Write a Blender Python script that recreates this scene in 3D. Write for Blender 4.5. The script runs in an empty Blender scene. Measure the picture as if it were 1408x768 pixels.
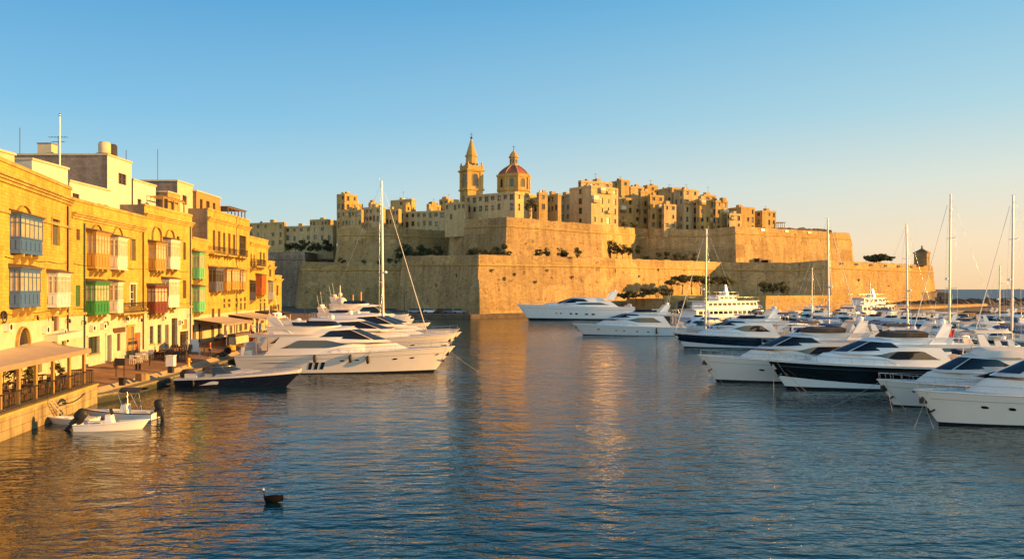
import bpy, math, random
from mathutils import Vector, Matrix
rnd = random.Random(7)
SC = bpy.context.scene
COL = SC.collection
# ---------------------------------------------------------------- camera
EYE, FPX = 8.6, 1100.0
cam = bpy.data.cameras.new('camera'); camo = bpy.data.objects.new('camera', cam); COL.objects.link(camo)
camo.location = (0, 0, EYE); camo.rotation_euler = (math.radians(90), 0, 0)
cam.sensor_width = 36; cam.lens = FPX/1408*36; cam.shift_y = 13/1408
cam.clip_start = .5; cam.clip_end = 30000
SC.camera = camo
# ---------------------------------------------------------------- sky
SUN_EL, SUN_AZ = 10.0, -5.0            # azimuth counted from +X
w = bpy.data.worlds.new('World'); SC.world = w; w.use_nodes = True
nt = w.node_tree; nt.nodes.clear()
out = nt.nodes.new('ShaderNodeOutputWorld'); bg = nt.nodes.new('ShaderNodeBackground')
sky = nt.nodes.new('ShaderNodeTexSky'); sky.sky_type = 'NISHITA'; sky.sun_disc = False
sky.sun_elevation = math.radians(SUN_EL); sky.sun_rotation = math.radians(90-SUN_AZ)
sky.altitude = 0; sky.air_density = 1.0; sky.dust_density = 1.0; sky.ozone_density = 1.2
bg.inputs['Strength'].default_value = 1.0
def lin(c): return tuple(((v/255+.055)/1.055)**2.4*.40 for v in c)
def sky_ramp(stops):
    r = nt.nodes.new('ShaderNodeValToRGB'); e = r.color_ramp.elements
    while len(e) < len(stops): e.new(.5)
    for q, (p, c) in zip(e, stops): q.position = p; q.color = (*lin(c), 1)
    return r
def wn(t, **k):
    x = nt.nodes.new(t)
    for a_, v_ in k.items(): setattr(x, a_, v_)
    return x
tc = wn('ShaderNodeTexCoord'); sp_ = wn('ShaderNodeSeparateXYZ'); nt.links.new(tc.outputs['Generated'], sp_.inputs[0])
ab = wn('ShaderNodeMath', operation='MAXIMUM'); nt.links.new(sp_.outputs[2], ab.inputs[0]); ab.inputs[1].default_value = 0
dotn = wn('ShaderNodeVectorMath', operation='DOT_PRODUCT'); nt.links.new(tc.outputs['Generated'], dotn.inputs[0])
dotn.inputs[1].default_value = (math.cos(math.radians(SUN_AZ)), math.sin(math.radians(SUN_AZ)), 0)
mr = wn('ShaderNodeMapRange', interpolation_type='SMOOTHSTEP'); nt.links.new(dotn.outputs['Value'], mr.inputs[0]); mr.inputs[1].default_value = -.75; mr.inputs[2].default_value = .62
cool = sky_ramp([(0,(212,218,208)),(.05,(192,217,218)),(.12,(160,207,225)),(.20,(122,188,225)),(.33,(80,159,212)),(.44,(36,116,168)),(.65,(20,84,134)),(1,(15,62,106))])
warm = sky_ramp([(0,(249,209,160)),(.05,(248,220,184)),(.12,(222,224,210)),(.20,(174,211,222)),(.33,(118,186,222)),(.45,(48,130,176)),(.65,(24,90,138)),(1,(15,62,106))])
pink = sky_ramp([(0,(240,206,176)),(.06,(236,208,190)),(.14,(214,200,200)),(.28,(168,170,200)),(.55,(96,122,180)),(1,(24,82,130))])
mp_ = wn('ShaderNodeMapRange', interpolation_type='SMOOTHSTEP'); nt.links.new(dotn.outputs['Value'], mp_.inputs[0]); mp_.inputs[1].default_value = -.58; mp_.inputs[2].default_value = -.95
for r_ in (cool, warm, pink): nt.links.new(ab.outputs[0], r_.inputs[0])
cw = wn('ShaderNodeMix', data_type='RGBA'); nt.links.new(mr.outputs[0], cw.inputs[0]); nt.links.new(cool.outputs[0], cw.inputs[6]); nt.links.new(warm.outputs[0], cw.inputs[7])
ns = wn('ShaderNodeMix', data_type='RGBA', blend_type='MULTIPLY'); ns.inputs[0].default_value = 1; nt.links.new(sky.outputs[0], ns.inputs[6]); ns.inputs[7].default_value = (.10,.10,.10,1)
fm = wn('ShaderNodeMix', data_type='RGBA'); fm.inputs[0].default_value = .92; nt.links.new(ns.outputs[2], fm.inputs[6]); pk = wn('ShaderNodeMix', data_type='RGBA'); nt.links.new(mp_.outputs[0], pk.inputs[0]); nt.links.new(cw.outputs[2], pk.inputs[6]); nt.links.new(pink.outputs[0], pk.inputs[7]); nt.links.new(pk.outputs[2], fm.inputs[7])
bk = wn('ShaderNodeMapRange', interpolation_type='SMOOTHSTEP'); nt.links.new(sp_.outputs[1], bk.inputs[0]); bk.inputs[1].default_value = .05; bk.inputs[2].default_value = -.6   # sky behind the viewer brightened as added fill for camera-facing shade
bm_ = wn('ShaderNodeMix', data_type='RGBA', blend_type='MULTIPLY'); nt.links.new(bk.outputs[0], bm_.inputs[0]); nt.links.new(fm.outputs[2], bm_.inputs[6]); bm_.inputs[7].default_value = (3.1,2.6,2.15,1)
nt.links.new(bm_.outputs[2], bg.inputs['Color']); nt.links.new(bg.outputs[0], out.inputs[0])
# ---------------------------------------------------------------- sun
sl = bpy.data.lights.new('sun', 'SUN'); so = bpy.data.objects.new('sun', sl); COL.objects.link(so)
sl.energy = 4.8; sl.angle = math.radians(.5); sl.color = (1.0, .49, .10)
sd = Vector((math.cos(math.radians(SUN_EL))*math.cos(math.radians(SUN_AZ)), math.cos(math.radians(SUN_EL))*math.sin(math.radians(SUN_AZ)), math.sin(math.radians(SUN_EL))))
so.rotation_euler = sd.to_track_quat('Z', 'Y').to_euler(); so.location = (200, -20, 80)
SC.view_settings.view_transform = 'Standard'; SC.view_settings.look = 'None'
SC.view_settings.gamma = 1; SC.view_settings.use_curve_mapping = False
SC.view_settings.exposure = 1.38
SC.cycles.max_bounces = 6; SC.cycles.caustics_reflective = False; SC.cycles.caustics_refractive = False
SC.cycles.use_denoising = True

# ---------------------------------------------------------------- geometry helpers
def PX(u, Y): return (u-704)/FPX*Y
def PZ(v, Y): return EYE-(v-397)/FPX*Y
def YW(v, z=0): return (EYE-z)*FPX/(v-397)      # distance of a point of height z seen at row v
def V3(*a): return Vector(a)

class MB:
    def __init__(s): s.v = []; s.f = []; s.m = []; s.s = []
    def add(s, vs, fs, mi=0, sm=False, M=None):
        o = len(s.v)
        for p in vs:
            s.v.append(tuple(M @ Vector(p)) if M else tuple(p))
        for f in fs:
            s.f.append(tuple(i+o for i in f)); s.m.append(mi); s.s.append(sm)
    def box(s, x0, y0, z0, x1, y1, z1, mi=0, M=None):
        s.add([(x0,y0,z0),(x1,y0,z0),(x1,y1,z0),(x0,y1,z0),(x0,y0,z1),(x1,y0,z1),(x1,y1,z1),(x0,y1,z1)],
              [(0,3,2,1),(4,5,6,7),(0,1,5,4),(1,2,6,5),(2,3,7,6),(3,0,4,7)], mi, False, M)
    def cbox(s, c, d, mi=0, M=None):
        s.box(c[0]-d[0]/2, c[1]-d[1]/2, c[2]-d[2]/2, c[0]+d[0]/2, c[1]+d[1]/2, c[2]+d[2]/2, mi, M)
    def prism(s, b, z0, z1, t=None, mi=0, cap=True, M=None, z0s=None, z1s=None):
        t = t or b; n = len(b)
        vs = [(p[0],p[1],z0s[i] if z0s else z0) for i, p in enumerate(b)] + [(p[0],p[1],z1s[i] if z1s else z1) for i, p in enumerate(t)]
        fs = [(i,(i+1)%n,n+(i+1)%n,n+i) for i in range(n)]
        if cap: fs += [tuple(range(n,2*n)), tuple(reversed(range(n)))]
        s.add(vs, fs, mi, False, M)
    def tube(s, pts, r, n=6, mi=0, M=None, r1=None, sm=True):
        pts = [Vector(p) for p in pts]; vs = []; fs = []; k = len(pts)
        for i, p in enumerate(pts):
            d = (pts[min(i+1,k-1)]-pts[max(i-1,0)])
            d = d.normalized() if d.length > 1e-9 else Vector((0,0,1))
            a = d.cross(Vector((0,0,1)))
            a = a.normalized() if a.length > 1e-3 else Vector((1,0,0))
            b = d.cross(a); rr = r if r1 is None else r+(r1-r)*i/max(1,k-1)
            for j in range(n):
                q = 2*math.pi*j/n
                vs.append(p+a*(math.cos(q)*rr)+b*(math.sin(q)*rr))
        for i in range(k-1):
            for j in range(n):
                fs.append((i*n+j, i*n+(j+1)%n, (i+1)*n+(j+1)%n, (i+1)*n+j))
        s.add(vs, fs, mi, sm, M)
        s.add(vs[:n], [tuple(range(n))], mi, False, M); s.add(vs[-n:], [tuple(reversed(range(n)))], mi, False, M)
    def lathe(s, prof, c=(0,0,0), n=12, mi=0, sm=True, M=None, ph=0.0, sx=1, sy=1):
        vs = []; fs = []
        for r, z in prof:
            for j in range(n):
                a = 2*math.pi*j/n+ph
                vs.append((c[0]+math.cos(a)*r*sx, c[1]+math.sin(a)*r*sy, c[2]+z))
        k = len(prof)
        for i in range(k-1):
            for j in range(n):
                fs.append((i*n+j, i*n+(j+1)%n, (i+1)*n+(j+1)%n, (i+1)*n+j))
        s.add(vs, fs, mi, sm, M)
        if prof[0][0] > 1e-4: s.add(vs[:n], [tuple(reversed(range(n)))], mi, False, M)
        if prof[-1][0] > 1e-4: s.add(vs[-n:], [tuple(range(n))], mi, False, M)
    def grid(s, rows, mi=0, sm=True, flip=False, mif=None):
        nr, nc = len(rows), len(rows[0]); o = len(s.v)
        for r in rows: s.v += [tuple(p) for p in r]
        for i in range(nr-1):
            for j in range(nc-1):
                q = (o+i*nc+j, o+i*nc+j+1, o+(i+1)*nc+j+1, o+(i+1)*nc+j)
                s.f.append(tuple(reversed(q)) if flip else q); s.m.append(mif(i,j) if mif else mi); s.s.append(sm)
    def blob(s, c, r, mi=0, n=8, k=5, jit=.0, sz=1.0):
        vs = []; fs = []
        for i in range(k+1):
            a = math.pi*i/k
            for j in range(n):
                b = 2*math.pi*j/n; q = r*(1+jit*(rnd.random()-.5))
                vs.append((c[0]+q*math.sin(a)*math.cos(b), c[1]+q*math.sin(a)*math.sin(b), c[2]-q*math.cos(a)*sz))
        for i in range(k):
            for j in range(n): fs.append((i*n+j, i*n+(j+1)%n, (i+1)*n+(j+1)%n, (i+1)*n+j))
        s.add(vs, fs, mi, True)
    def build(s, name, mats, parent=None, loc=None, uv=False):
        me = bpy.data.meshes.new(name)
        me.from_pydata(s.v, [], s.f)
        if not isinstance(mats, (list, tuple)): mats = [mats]
        for m in mats: me.materials.append(m)
        me.polygons.foreach_set('material_index', [min(i, len(mats)-1) for i in s.m])
        me.polygons.foreach_set('use_smooth', s.s)
        if uv:
            L = me.uv_layers.new(name='metres'); dat = [0.0]*(2*len(me.loops)); co = s.v
            for p in me.polygons:
                n = p.normal
                t = Vector((-n.y, n.x, 0))
                if t.length < .3: t = Vector((1,0,0)); b = Vector((0,1,0))
                else: t.normalize(); b = n.cross(t)
                for li, vi in zip(p.loop_indices, p.vertices):
                    q = co[vi]
                    dat[2*li] = q[0]*t.x+q[1]*t.y; dat[2*li+1] = q[0]*b.x+q[1]*b.y+q[2]*b.z
            L.data.foreach_set('uv', dat)
        me.update()
        o = bpy.data.objects.new(name, me); COL.objects.link(o)
        if parent: o.parent = parent
        if loc: o.location = loc
        return o
def tag(o, label=None, cat=None, group=None, kind=None):
    if label: o['label'] = label
    if cat: o['category'] = cat
    if group: o['group'] = group
    if kind: o['kind'] = kind
    return o
def thing(name, label, cat, loc=(0,0,0), rz=0.0, group=None, sc=None):
    o = bpy.data.objects.new(name, None); COL.objects.link(o); o.location = loc; o.rotation_euler = (0,0,rz)
    if sc: o.scale = sc
    return tag(o, label, cat, group)
def copy_tree(o, parent=None):
    c = o.copy(); COL.objects.link(c)
    if parent: c.parent = parent
    for ch in list(o.children): copy_tree(ch, c)
    return c

# ---------------------------------------------------------------- materials
MATS = {}
def new_mat(name):
    m = bpy.data.materials.new(name); m.use_nodes = True
    n = m.node_tree; b = n.nodes['Principled BSDF']
    return m, n, b
def N(n, t, **k):
    x = n.nodes.new(t)
    for a, v in k.items():
        if a in x.inputs.keys(): x.inputs[a].default_value = v
        else: setattr(x, a, v)
    return x
def ramp(n, stops):
    r = n.nodes.new('ShaderNodeValToRGB'); e = r.color_ramp.elements
    while len(e) < len(stops): e.new(.5)
    for q, (p, c) in zip(e, stops): q.position = p; q.color = (c, c, c, 1) if not isinstance(c, tuple) else (*c, 1)
    return r
def mul(n, a, b, fac=1.0):
    x = n.nodes.new('ShaderNodeMix'); x.data_type = 'RGBA'; x.blend_type = 'MULTIPLY'; x.inputs[0].default_value = fac
    n.links.new(a, x.inputs[6]); n.links.new(b, x.inputs[7]); return x.outputs[2]
def mix(n, fac, a, b):
    x = n.nodes.new('ShaderNodeMix'); x.data_type = 'RGBA'
    n.links.new(fac, x.inputs[0])
    for q, i in ((a,6),(b,7)):
        if isinstance(q, tuple): x.inputs[i].default_value = (*q, 1)
        else: n.links.new(q, x.inputs[i])
    return x.outputs[2]
def plain(name, col, rough=.7, metal=0.0, var=.12, scale=3.0, coat=0.0, bump=0.0, spec=None):
    if name in MATS: return MATS[name]
    m, n, b = new_mat(name)
    tc = N(n, 'ShaderNodeNewGeometry')
    no = N(n, 'ShaderNodeTexNoise', Scale=scale, Detail=5.0, Roughness=.6)
    n.links.new(tc.outputs['Position'], no.inputs['Vector'])
    r = ramp(n, [(.3, 1-var), (.7, 1.0)])
    n.links.new(no.outputs[0], r.inputs[0])
    rgb = N(n, 'ShaderNodeRGB'); rgb.outputs[0].default_value = (*col, 1)
    n.links.new(mul(n, rgb.outputs[0], r.outputs[0]), b.inputs['Base Color'])
    b.inputs['Roughness'].default_value = rough; b.inputs['Metallic'].default_value = metal
    b.inputs['Coat Weight'].default_value = coat
    if spec is not None: b.inputs['Specular IOR Level'].default_value = spec
    if bump:
        bp = N(n, 'ShaderNodeBump', Strength=bump, Distance=.05); n.links.new(no.outputs[0], bp.inputs['Height']); n.links.new(bp.outputs[0], b.inputs['Normal'])
    MATS[name] = m; return m
def stone(name, col, dark, bw=.55, bh=.28, stain=.5, pock=0.0, mortar=.75, bump=.4, big=.06, streak=.35, white=None, patch=0):
    """coursed limestone: UV in metres"""
    m, n, b = new_mat(name); L = n.links.new
    uv = N(n, 'ShaderNodeUVMap', uv_map='metres'); pos = N(n, 'ShaderNodeNewGeometry')
    br = N(n, 'ShaderNodeTexBrick', Scale=1.0); br.inputs['Brick Width'].default_value = bw; br.inputs['Row Height'].default_value = bh
    br.inputs['Mortar Size'].default_value = .018; br.inputs['Mortar Smooth'].default_value = .3; br.inputs['Bias'].default_value = -.2
    br.inputs['Color1'].default_value = (1,1,1,1); br.inputs['Color2'].default_value = (.72,.72,.72,1); br.inputs['Mortar'].default_value = (mortar*.8,)*3+(1,)
    L(uv.outputs[0], br.inputs['Vector'])
    n1 = N(n, 'ShaderNodeTexNoise', Scale=big, Detail=8.0, Roughness=.68); L(pos.outputs['Position'], n1.inputs['Vector'])
    n2 = N(n, 'ShaderNodeTexNoise', Scale=1.4, Detail=6.0, Roughness=.7); L(pos.outputs['Position'], n2.inputs['Vector'])
    # vertical weather streaks
    mp = N(n, 'ShaderNodeMapping'); mp.inputs['Scale'].default_value = (.55, .045, 1); L(uv.outputs[0], mp.inputs['Vector'])
    n3 = N(n, 'ShaderNodeTexNoise', Scale=1.0, Detail=7.0, Roughness=.65); L(mp.outputs[0], n3.inputs['Vector'])
    r1 = ramp(n, [(.36, 0.0), (.66, 1.0)]); L(n1.outputs[0], r1.inputs[0])
    r2 = ramp(n, [(.28, 1-stain*.6), (.62, 1.0)]); L(n2.outputs[0], r2.inputs[0])
    r3 = ramp(n, [(.34, 1-streak), (.56, 1.0)]); L(n3.outputs[0], r3.inputs[0])
    c = mix(n, r1.outputs[0], dark, col)
    c = mul(n, c, br.outputs[0], .8); c = mul(n, c, r2.outputs[0]); c = mul(n, c, r3.outputs[0])
    if patch:                                   # repaired and weathered panels of masonry
        mq = N(n, 'ShaderNodeMapping'); mq.inputs['Scale'].default_value = (.10, .16, 1); L(uv.outputs[0], mq.inputs['Vector'])
        vp = N(n, 'ShaderNodeTexVoronoi', Scale=1.0, distance='CHEBYCHEV'); L(mq.outputs[0], vp.inputs['Vector'])
        bw_ = N(n, 'ShaderNodeRGBToBW'); L(vp.outputs['Color'], bw_.inputs[0]); r5 = ramp(n, [(.25, 1-patch), (.75, 1.0)]); L(bw_.outputs[0], r5.inputs[0]); c = mul(n, c, r5.outputs[0])
    if pock:
        vo = N(n, 'ShaderNodeTexNoise', Scale=.6, Detail=3.0, Roughness=.75); L(pos.outputs['Position'], vo.inputs['Vector'])
        r4 = ramp(n, [(.61, 1.0), (.68, 1-pock)]); L(vo.outputs[0], r4.inputs[0]); c = mul(n, c, r4.outputs[0])
    if white:                                   # limewash up to a ragged line
        z = N(n, 'ShaderNodeSeparateXYZ'); L(pos.outputs['Position'], z.inputs[0])
        a = N(n, 'ShaderNodeMath', operation='MULTIPLY_ADD'); L(n2.outputs[0], a.inputs[0]); a.inputs[1].default_value = .5; L(z.outputs[2], a.inputs[2])
        lt = N(n, 'ShaderNodeMath', operation='LESS_THAN'); L(a.outputs[0], lt.inputs[0]); lt.inputs[1].default_value = white[0]+.25
        wc = N(n, 'ShaderNodeRGB'); wc.outputs[0].default_value = (*white[1], 1)
        wcol = mul(n, mul(n, wc.outputs[0], r2.outputs[0], .7), r3.outputs[0], .6)
        c = mix(n, lt.outputs[0], c, wcol)
    L(c, b.inputs['Base Color']); b.inputs['Roughness'].default_value = .92; b.inputs['Specular IOR Level'].default_value = .15
    ad = N(n, 'ShaderNodeMath', operation='MULTIPLY_ADD'); L(n2.outputs[0], ad.inputs[0]); ad.inputs[1].default_value = 1.2; L(br.outputs['Fac'], ad.inputs[2])
    ad.inputs[1].default_value = -1.2
    bp = N(n, 'ShaderNodeBump', Strength=bump, Distance=.06, invert=True); L(ad.outputs[0], bp.inputs['Height']); L(bp.outputs[0], b.inputs['Normal'])
    MATS[name] = m; return m
FORT = stone('fort_limestone', (.63,.435,.195), (.48,.32,.14), 1.3, .62, .6, .6, .68, .9, .05, .3, patch=.26)
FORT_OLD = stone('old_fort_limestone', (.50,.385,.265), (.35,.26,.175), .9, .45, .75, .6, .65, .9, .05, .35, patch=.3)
TOWN = [stone('town_limestone', (.58,.42,.18), (.49,.34,.145), .6,.3,.5,0,.8,.3,.08,.3),
        stone('town_pale_limestone', (.60,.46,.235), (.51,.385,.195), .6,.3,.45,0,.8,.3,.08,.3),
        stone('town_ochre_limestone', (.58,.39,.14), (.49,.32,.115), .6,.3,.5,0,.8,.3,.08,.35)]
HOUSE = stone('house_limestone', (.59,.40,.09), (.53,.35,.08), .46,.25,.5,0,.76,.35,.12,.3)
HOUSEW = [stone('house_limestone_limewashed', (.59,.40,.09), (.53,.35,.08), .46,.25,.5,0,.76,.35,.12,.3,(6.2,(.54,.47,.36))),
          stone('house_limestone_low_limewash', (.59,.395,.085), (.53,.345,.075), .46,.25,.5,0,.76,.35,.12,.3,(5.2,(.53,.44,.31)))]
TRIM = stone('trim_limestone', (.53,.375,.125), (.45,.305,.095), .9,.6,.4,0,.85,.25,.2,.35)
RENDER = plain('cream_render', (.52,.43,.28), .9, var=.22, scale=.9, bump=.15)
RENDERW = plain('white_render', (.58,.53,.44), .9, var=.18, scale=.9, bump=.15)
GREYBLK = stone('grey_blockwork', (.33,.265,.21), (.25,.20,.16), .5,.25,.5,0,.7,.4,.15,.45)
DARKWIN = plain('dark_window_glass', (.035,.032,.03), .12, var=.4, scale=.8)
CURTAIN = plain('curtained_window_glass', (.50,.43,.30), .2, var=.35, scale=1.6)
SHUT = plain('brown_shutter_paint', (.10,.05,.022), .6, var=.3, scale=2)
SHUTG = plain('green_shutter_paint', (.05,.14,.05), .6, var=.3, scale=2)
SHUTGR = plain('grey_shutter_paint', (.10,.10,.095), .6, var=.25, scale=2)
def paint(nm, c): return plain(nm, c, .45, var=.18, scale=2.2)
BLUE = paint('blue_balcony_paint', (.05,.125,.32)); GREEN = paint('green_balcony_paint', (.03,.19,.05)); LGREEN = paint('pale_green_balcony_paint', (.12,.42,.20))
WHITEP = paint('white_balcony_paint', (.66,.62,.55)); TAN = paint('ochre_balcony_paint', (.42,.23,.05)); MAROON = paint('maroon_balcony_paint', (.14,.035,.02)); RUST = paint('rust_balcony_paint', (.36,.10,.02))
NAVYB = paint('slate_blue_balcony_paint', (.10,.11,.15)); PALEB = paint('pale_blue_balcony_paint', (.48,.54,.60))
IRON = plain('wrought_iron', (.03,.027,.025), .5, metal=.3, var=.3)
STEEL = plain('polished_steel', (.55,.55,.55), .25, metal=1.0, var=.1)
ALU = plain('mast_aluminium', (.62,.60,.56), .42, metal=.35, var=.1)
GEL = plain('white_gelcoat', (.78,.77,.75), .22, var=.05, scale=.8, coat=.5)
GELC = plain('cream_gelcoat', (.74,.67,.60), .24, var=.06, scale=.8, coat=.4)
NAVY = plain('navy_gelcoat', (.008,.012,.030), .1, var=.2, scale=.8, coat=.8)
BLACKH = plain('black_gelcoat', (.006,.006,.008), .1, var=.2, scale=.8, coat=.8)
GREYH = plain('grey_gelcoat', (.26,.27,.29), .25, var=.1, coat=.4)
BLUEH = plain('blue_gelcoat', (.03,.09,.25), .2, var=.1, coat=.5)
DECK = plain('nonslip_deck', (.66,.64,.60), .6, var=.1, scale=4)
TEAK = plain('teak_deck', (.33,.19,.09), .7, var=.25, scale=5)
TINT = plain('tinted_yacht_glass', (.012,.014,.017), .04, var=.3, scale=.6, coat=.3)
TINTB = plain('blue_tinted_glass', (.03,.05,.075), .05, var=.3, scale=.6, coat=.3)
RUBBER = plain('black_rubber', (.014,.014,.015), .6, var=.3)
CANVAS = plain('beige_canvas', (.52,.42,.30), .9, var=.18, scale=1.5, bump=.2)
CANVASD = plain('dark_canvas', (.035,.035,.045), .9, var=.3, scale=2, bump=.2)
CANVASB = plain('blue_canvas', (.03,.09,.24), .9, var=.25, scale=2, bump=.2)
CANVASW = plain('white_canvas', (.70,.66,.60), .9, var=.12, scale=2, bump=.2)
BROWNC = plain('brown_canvas', (.13,.09,.065), .9, var=.3, scale=2, bump=.2)
REDP = plain('red_fabric', (.55,.035,.02), .8, var=.2)
YELP = plain('yellow_paint', (.75,.42,.03), .6, var=.15)
ROPE = plain('pale_rope', (.42,.36,.28), .9, var=.2)
WOOD = plain('weathered_wood', (.20,.12,.06), .8, var=.35, scale=6)
DOME = plain('red_lead_dome', (.30,.085,.055), .75, var=.3, scale=.7)
LEAF = [plain('pine_foliage', (.11,.12,.045), .9, var=.5, scale=1.2), plain('olive_foliage', (.14,.135,.06), .9, var=.5, scale=1.2), plain('dark_foliage', (.105,.115,.048), .9, var=.5, scale=1.2)]
for m_ in LEAF:                                  # leaves let some light through
    n_ = m_.node_tree; b_ = n_.nodes['Principled BSDF']; o_ = n_.nodes['Material Output']; t_ = n_.nodes.new('ShaderNodeBsdfTranslucent'); x_ = n_.nodes.new('ShaderNodeMixShader'); x_.inputs[0].default_value = .4
    n_.links.new(b_.inputs['Base Color'].links[0].from_socket, t_.inputs['Color']); n_.links.new(b_.outputs[0], x_.inputs[1]); n_.links.new(t_.outputs[0], x_.inputs[2]); n_.links.new(x_.outputs[0], o_.inputs['Surface'])
BARK = plain('tree_bark', (.10,.07,.045), .9, var=.4, scale=5)
# ================================================================ water
def water_mat():
    m, n, b = new_mat('harbour_water'); L = n.links.new
    pos = N(n, 'ShaderNodeNewGeometry')
    b.inputs['Base Color'].default_value = (.001,.022,.030,1); b.inputs['Roughness'].default_value = .03
    b.inputs['IOR'].default_value = 1.37
    def wave(sx, sy, rot, sc, det, rough=.55, dist=0.0):
        mp = N(n, 'ShaderNodeMapping'); mp.inputs['Scale'].default_value = (sx, sy, 1); mp.inputs['Rotation'].default_value = (0,0,math.radians(rot))
        L(pos.outputs['Position'], mp.inputs['Vector'])
        t = N(n, 'ShaderNodeTexNoise', Scale=sc, Detail=det, Roughness=rough, Distortion=dist); L(mp.outputs[0], t.inputs['Vector']); return t.outputs[0]
    a = wave(.48, 1, 6, 1.0, 3.0, .5, .3); c = wave(.5, 1, -9, 2.8, 3.0, .5, .2); e = wave(1, 1, 0, .16, 2.0)
    # ruffled and calm patches
    pt = wave(.4, 1, 20, .035, 3.0); rp = ramp(n, [(.35, .55), (.65, 1.0)]); L(pt, rp.inputs[0])
    def ma(x, k, y=None):
        q = N(n, 'ShaderNodeMath', operation='MULTIPLY_ADD'); L(x, q.inputs[0]); q.inputs[1].default_value = k
        if y is not None: L(y, q.inputs[2])
        return q.outputs[0]
    h = ma(a, .30, ma(c, .11, ma(e, .5)))
    bp = N(n, 'ShaderNodeBump', Strength=1.0, Distance=WAVE); L(h, bp.inputs['Height']); L(rp.outputs[0], bp.inputs['Strength'])
    L(bp.outputs[0], b.inputs['Normal'])
    return m
WAVE = .52
WATER = water_mat()
mb = MB(); R = 14000
mb.add([(-900,-60,0),(900,-60,0),(900,440,0),(-900,440,0)], [(0,1,2,3)])
tag(mb.build('water', WATER), kind='structure')
SEA, n_, b_ = new_mat('open_sea'); b_.inputs['Base Color'].default_value = (.05,.085,.12,1); b_.inputs['Roughness'].default_value = .42; b_.inputs['IOR'].default_value = 1.333
t_ = N(n_, 'ShaderNodeTexNoise', Scale=.08, Detail=6.0); g_ = N(n_, 'ShaderNodeNewGeometry'); n_.links.new(g_.outputs['Position'], t_.inputs['Vector']); q_ = N(n_, 'ShaderNodeBump', Strength=.8, Distance=2.0); n_.links.new(t_.outputs[0], q_.inputs['Height']); n_.links.new(q_.outputs[0], b_.inputs['Normal'])
mb = MB(); mb.add([(-R,440,0),(R,440,0),(R,R,0),(-R,R,0)], [(0,1,2,3)]); tag(mb.build('sea', SEA), kind='structure')

# ================================================================ ground
PAVE = stone('quay_paving', (.36,.21,.115), (.26,.15,.085), 1.2, .8, .5, 0, .7, .3, .2, .1)
QWALL = stone('quay_wall_limestone', (.46,.36,.20), (.32,.25,.14), 1.1, .55, .6, 0, .6, .6, .25, .6)
def mossy():
    m, n, b = new_mat('mossy_quay_stone'); L = n.links.new
    pos = N(n, 'ShaderNodeNewGeometry'); z = N(n, 'ShaderNodeSeparateXYZ'); L(pos.outputs['Position'], z.inputs[0])
    t = N(n, 'ShaderNodeTexNoise', Scale=2.0, Detail=7.0, Roughness=.65); L(pos.outputs['Position'], t.inputs['Vector'])
    a = N(n, 'ShaderNodeMath', operation='MULTIPLY_ADD'); L(t.outputs[0], a.inputs[0]); a.inputs[1].default_value = -.7; L(z.outputs[2], a.inputs[2])
    r = ramp(n, [(.0, (.030,.032,.018)), (.10, (.07,.075,.03)), (.35, (.38,.31,.19)), (1, (.42,.34,.21))]); L(a.outputs[0], r.inputs[0])
    r2 = ramp(n, [(.3,.6),(.65,1.0)]); L(t.outputs[0], r2.inputs[0])
    L(mul(n, r.outputs[0], r2.outputs[0]), b.inputs['Base Color']); b.inputs['Roughness'].default_value = .85
    bp = N(n, 'ShaderNodeBump', Strength=.6, Distance=.08); L(t.outputs[0], bp.inputs['Height']); L(bp.outputs[0], b.inputs['Normal'])
    return m
MOSSY = mossy()
ROCK = plain('shore_rock', (.16,.115,.075), .95, var=.6, scale=.6, bump=.8)
# left quay : edge (water side) and facade line
QE = [(-27.6,38),(-31.2,60.2),(-30.7,62),(-31.0,76),(-32.0,92),(-34.0,120),(-36,150),(-39,185),(-44,225),(-47,238)]
FL = [(-33.0,44),(-36.6,61),(-37.2,64),(-39.6,80),(-40.4,96),(-41.2,122),(-42.6,148),(-60,185),(-75,225),(-80,238)]
mb = MB(); EZ = .62; FZ = 1.5
for i in range(len(QE)-1):
    q0, q1, f0, f1 = QE[i], QE[i+1], FL[i], FL[i+1]
    ez = FZ if i < 1 else EZ
    e1 = (q1, ez)
    t0 = (q0[0]-.9, q0[1]); t1 = (q1[0]-.9, q1[1])                     # coping
    mb.add([(q0[0],q0[1],ez),(q1[0],q1[1],ez),(t1[0],t1[1],ez),(t0[0],t0[1],ez)], [(3,2,1,0)][:1], 1)
    m0 = (t0[0]-.5, t0[1]); m1 = (t1[0]-.5, t1[1])
    mz = FZ if i < 1 else 1.1
    mb.add([(t0[0],t0[1],ez),(t1[0],t1[1],ez),(m1[0],m1[1],mz-.12),(m0[0],m0[1],mz-.12)], [(3,2,1,0)], 1)
    mb.add([(m0[0],m0[1],mz-.12),(m1[0],m1[1],mz-.12),(f1[0],f1[1],FZ),(f0[0],f0[1],FZ),(f1[0]-70,f1[1],FZ),(f0[0]-70,f0[1],FZ)], [(3,2,1,0),(5,4,2,3)], 0)
tag(mb.build('quay', [PAVE, MOSSY], uv=True), kind='structure')
mb = MB()
for i in range(1, len(QE)-1):
    q0, q1 = QE[i], QE[i+1]
    mb.add([(q0[0],q0[1],-2),(q1[0],q1[1],-2),(q1[0],q1[1],EZ-.002),(q0[0],q0[1],EZ-.002)], [(0,1,2,3)])
tag(mb.build('quay_wall', MOSSY, uv=True), 'low mossy stone quay wall in front of the houses', 'quay wall')
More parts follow.
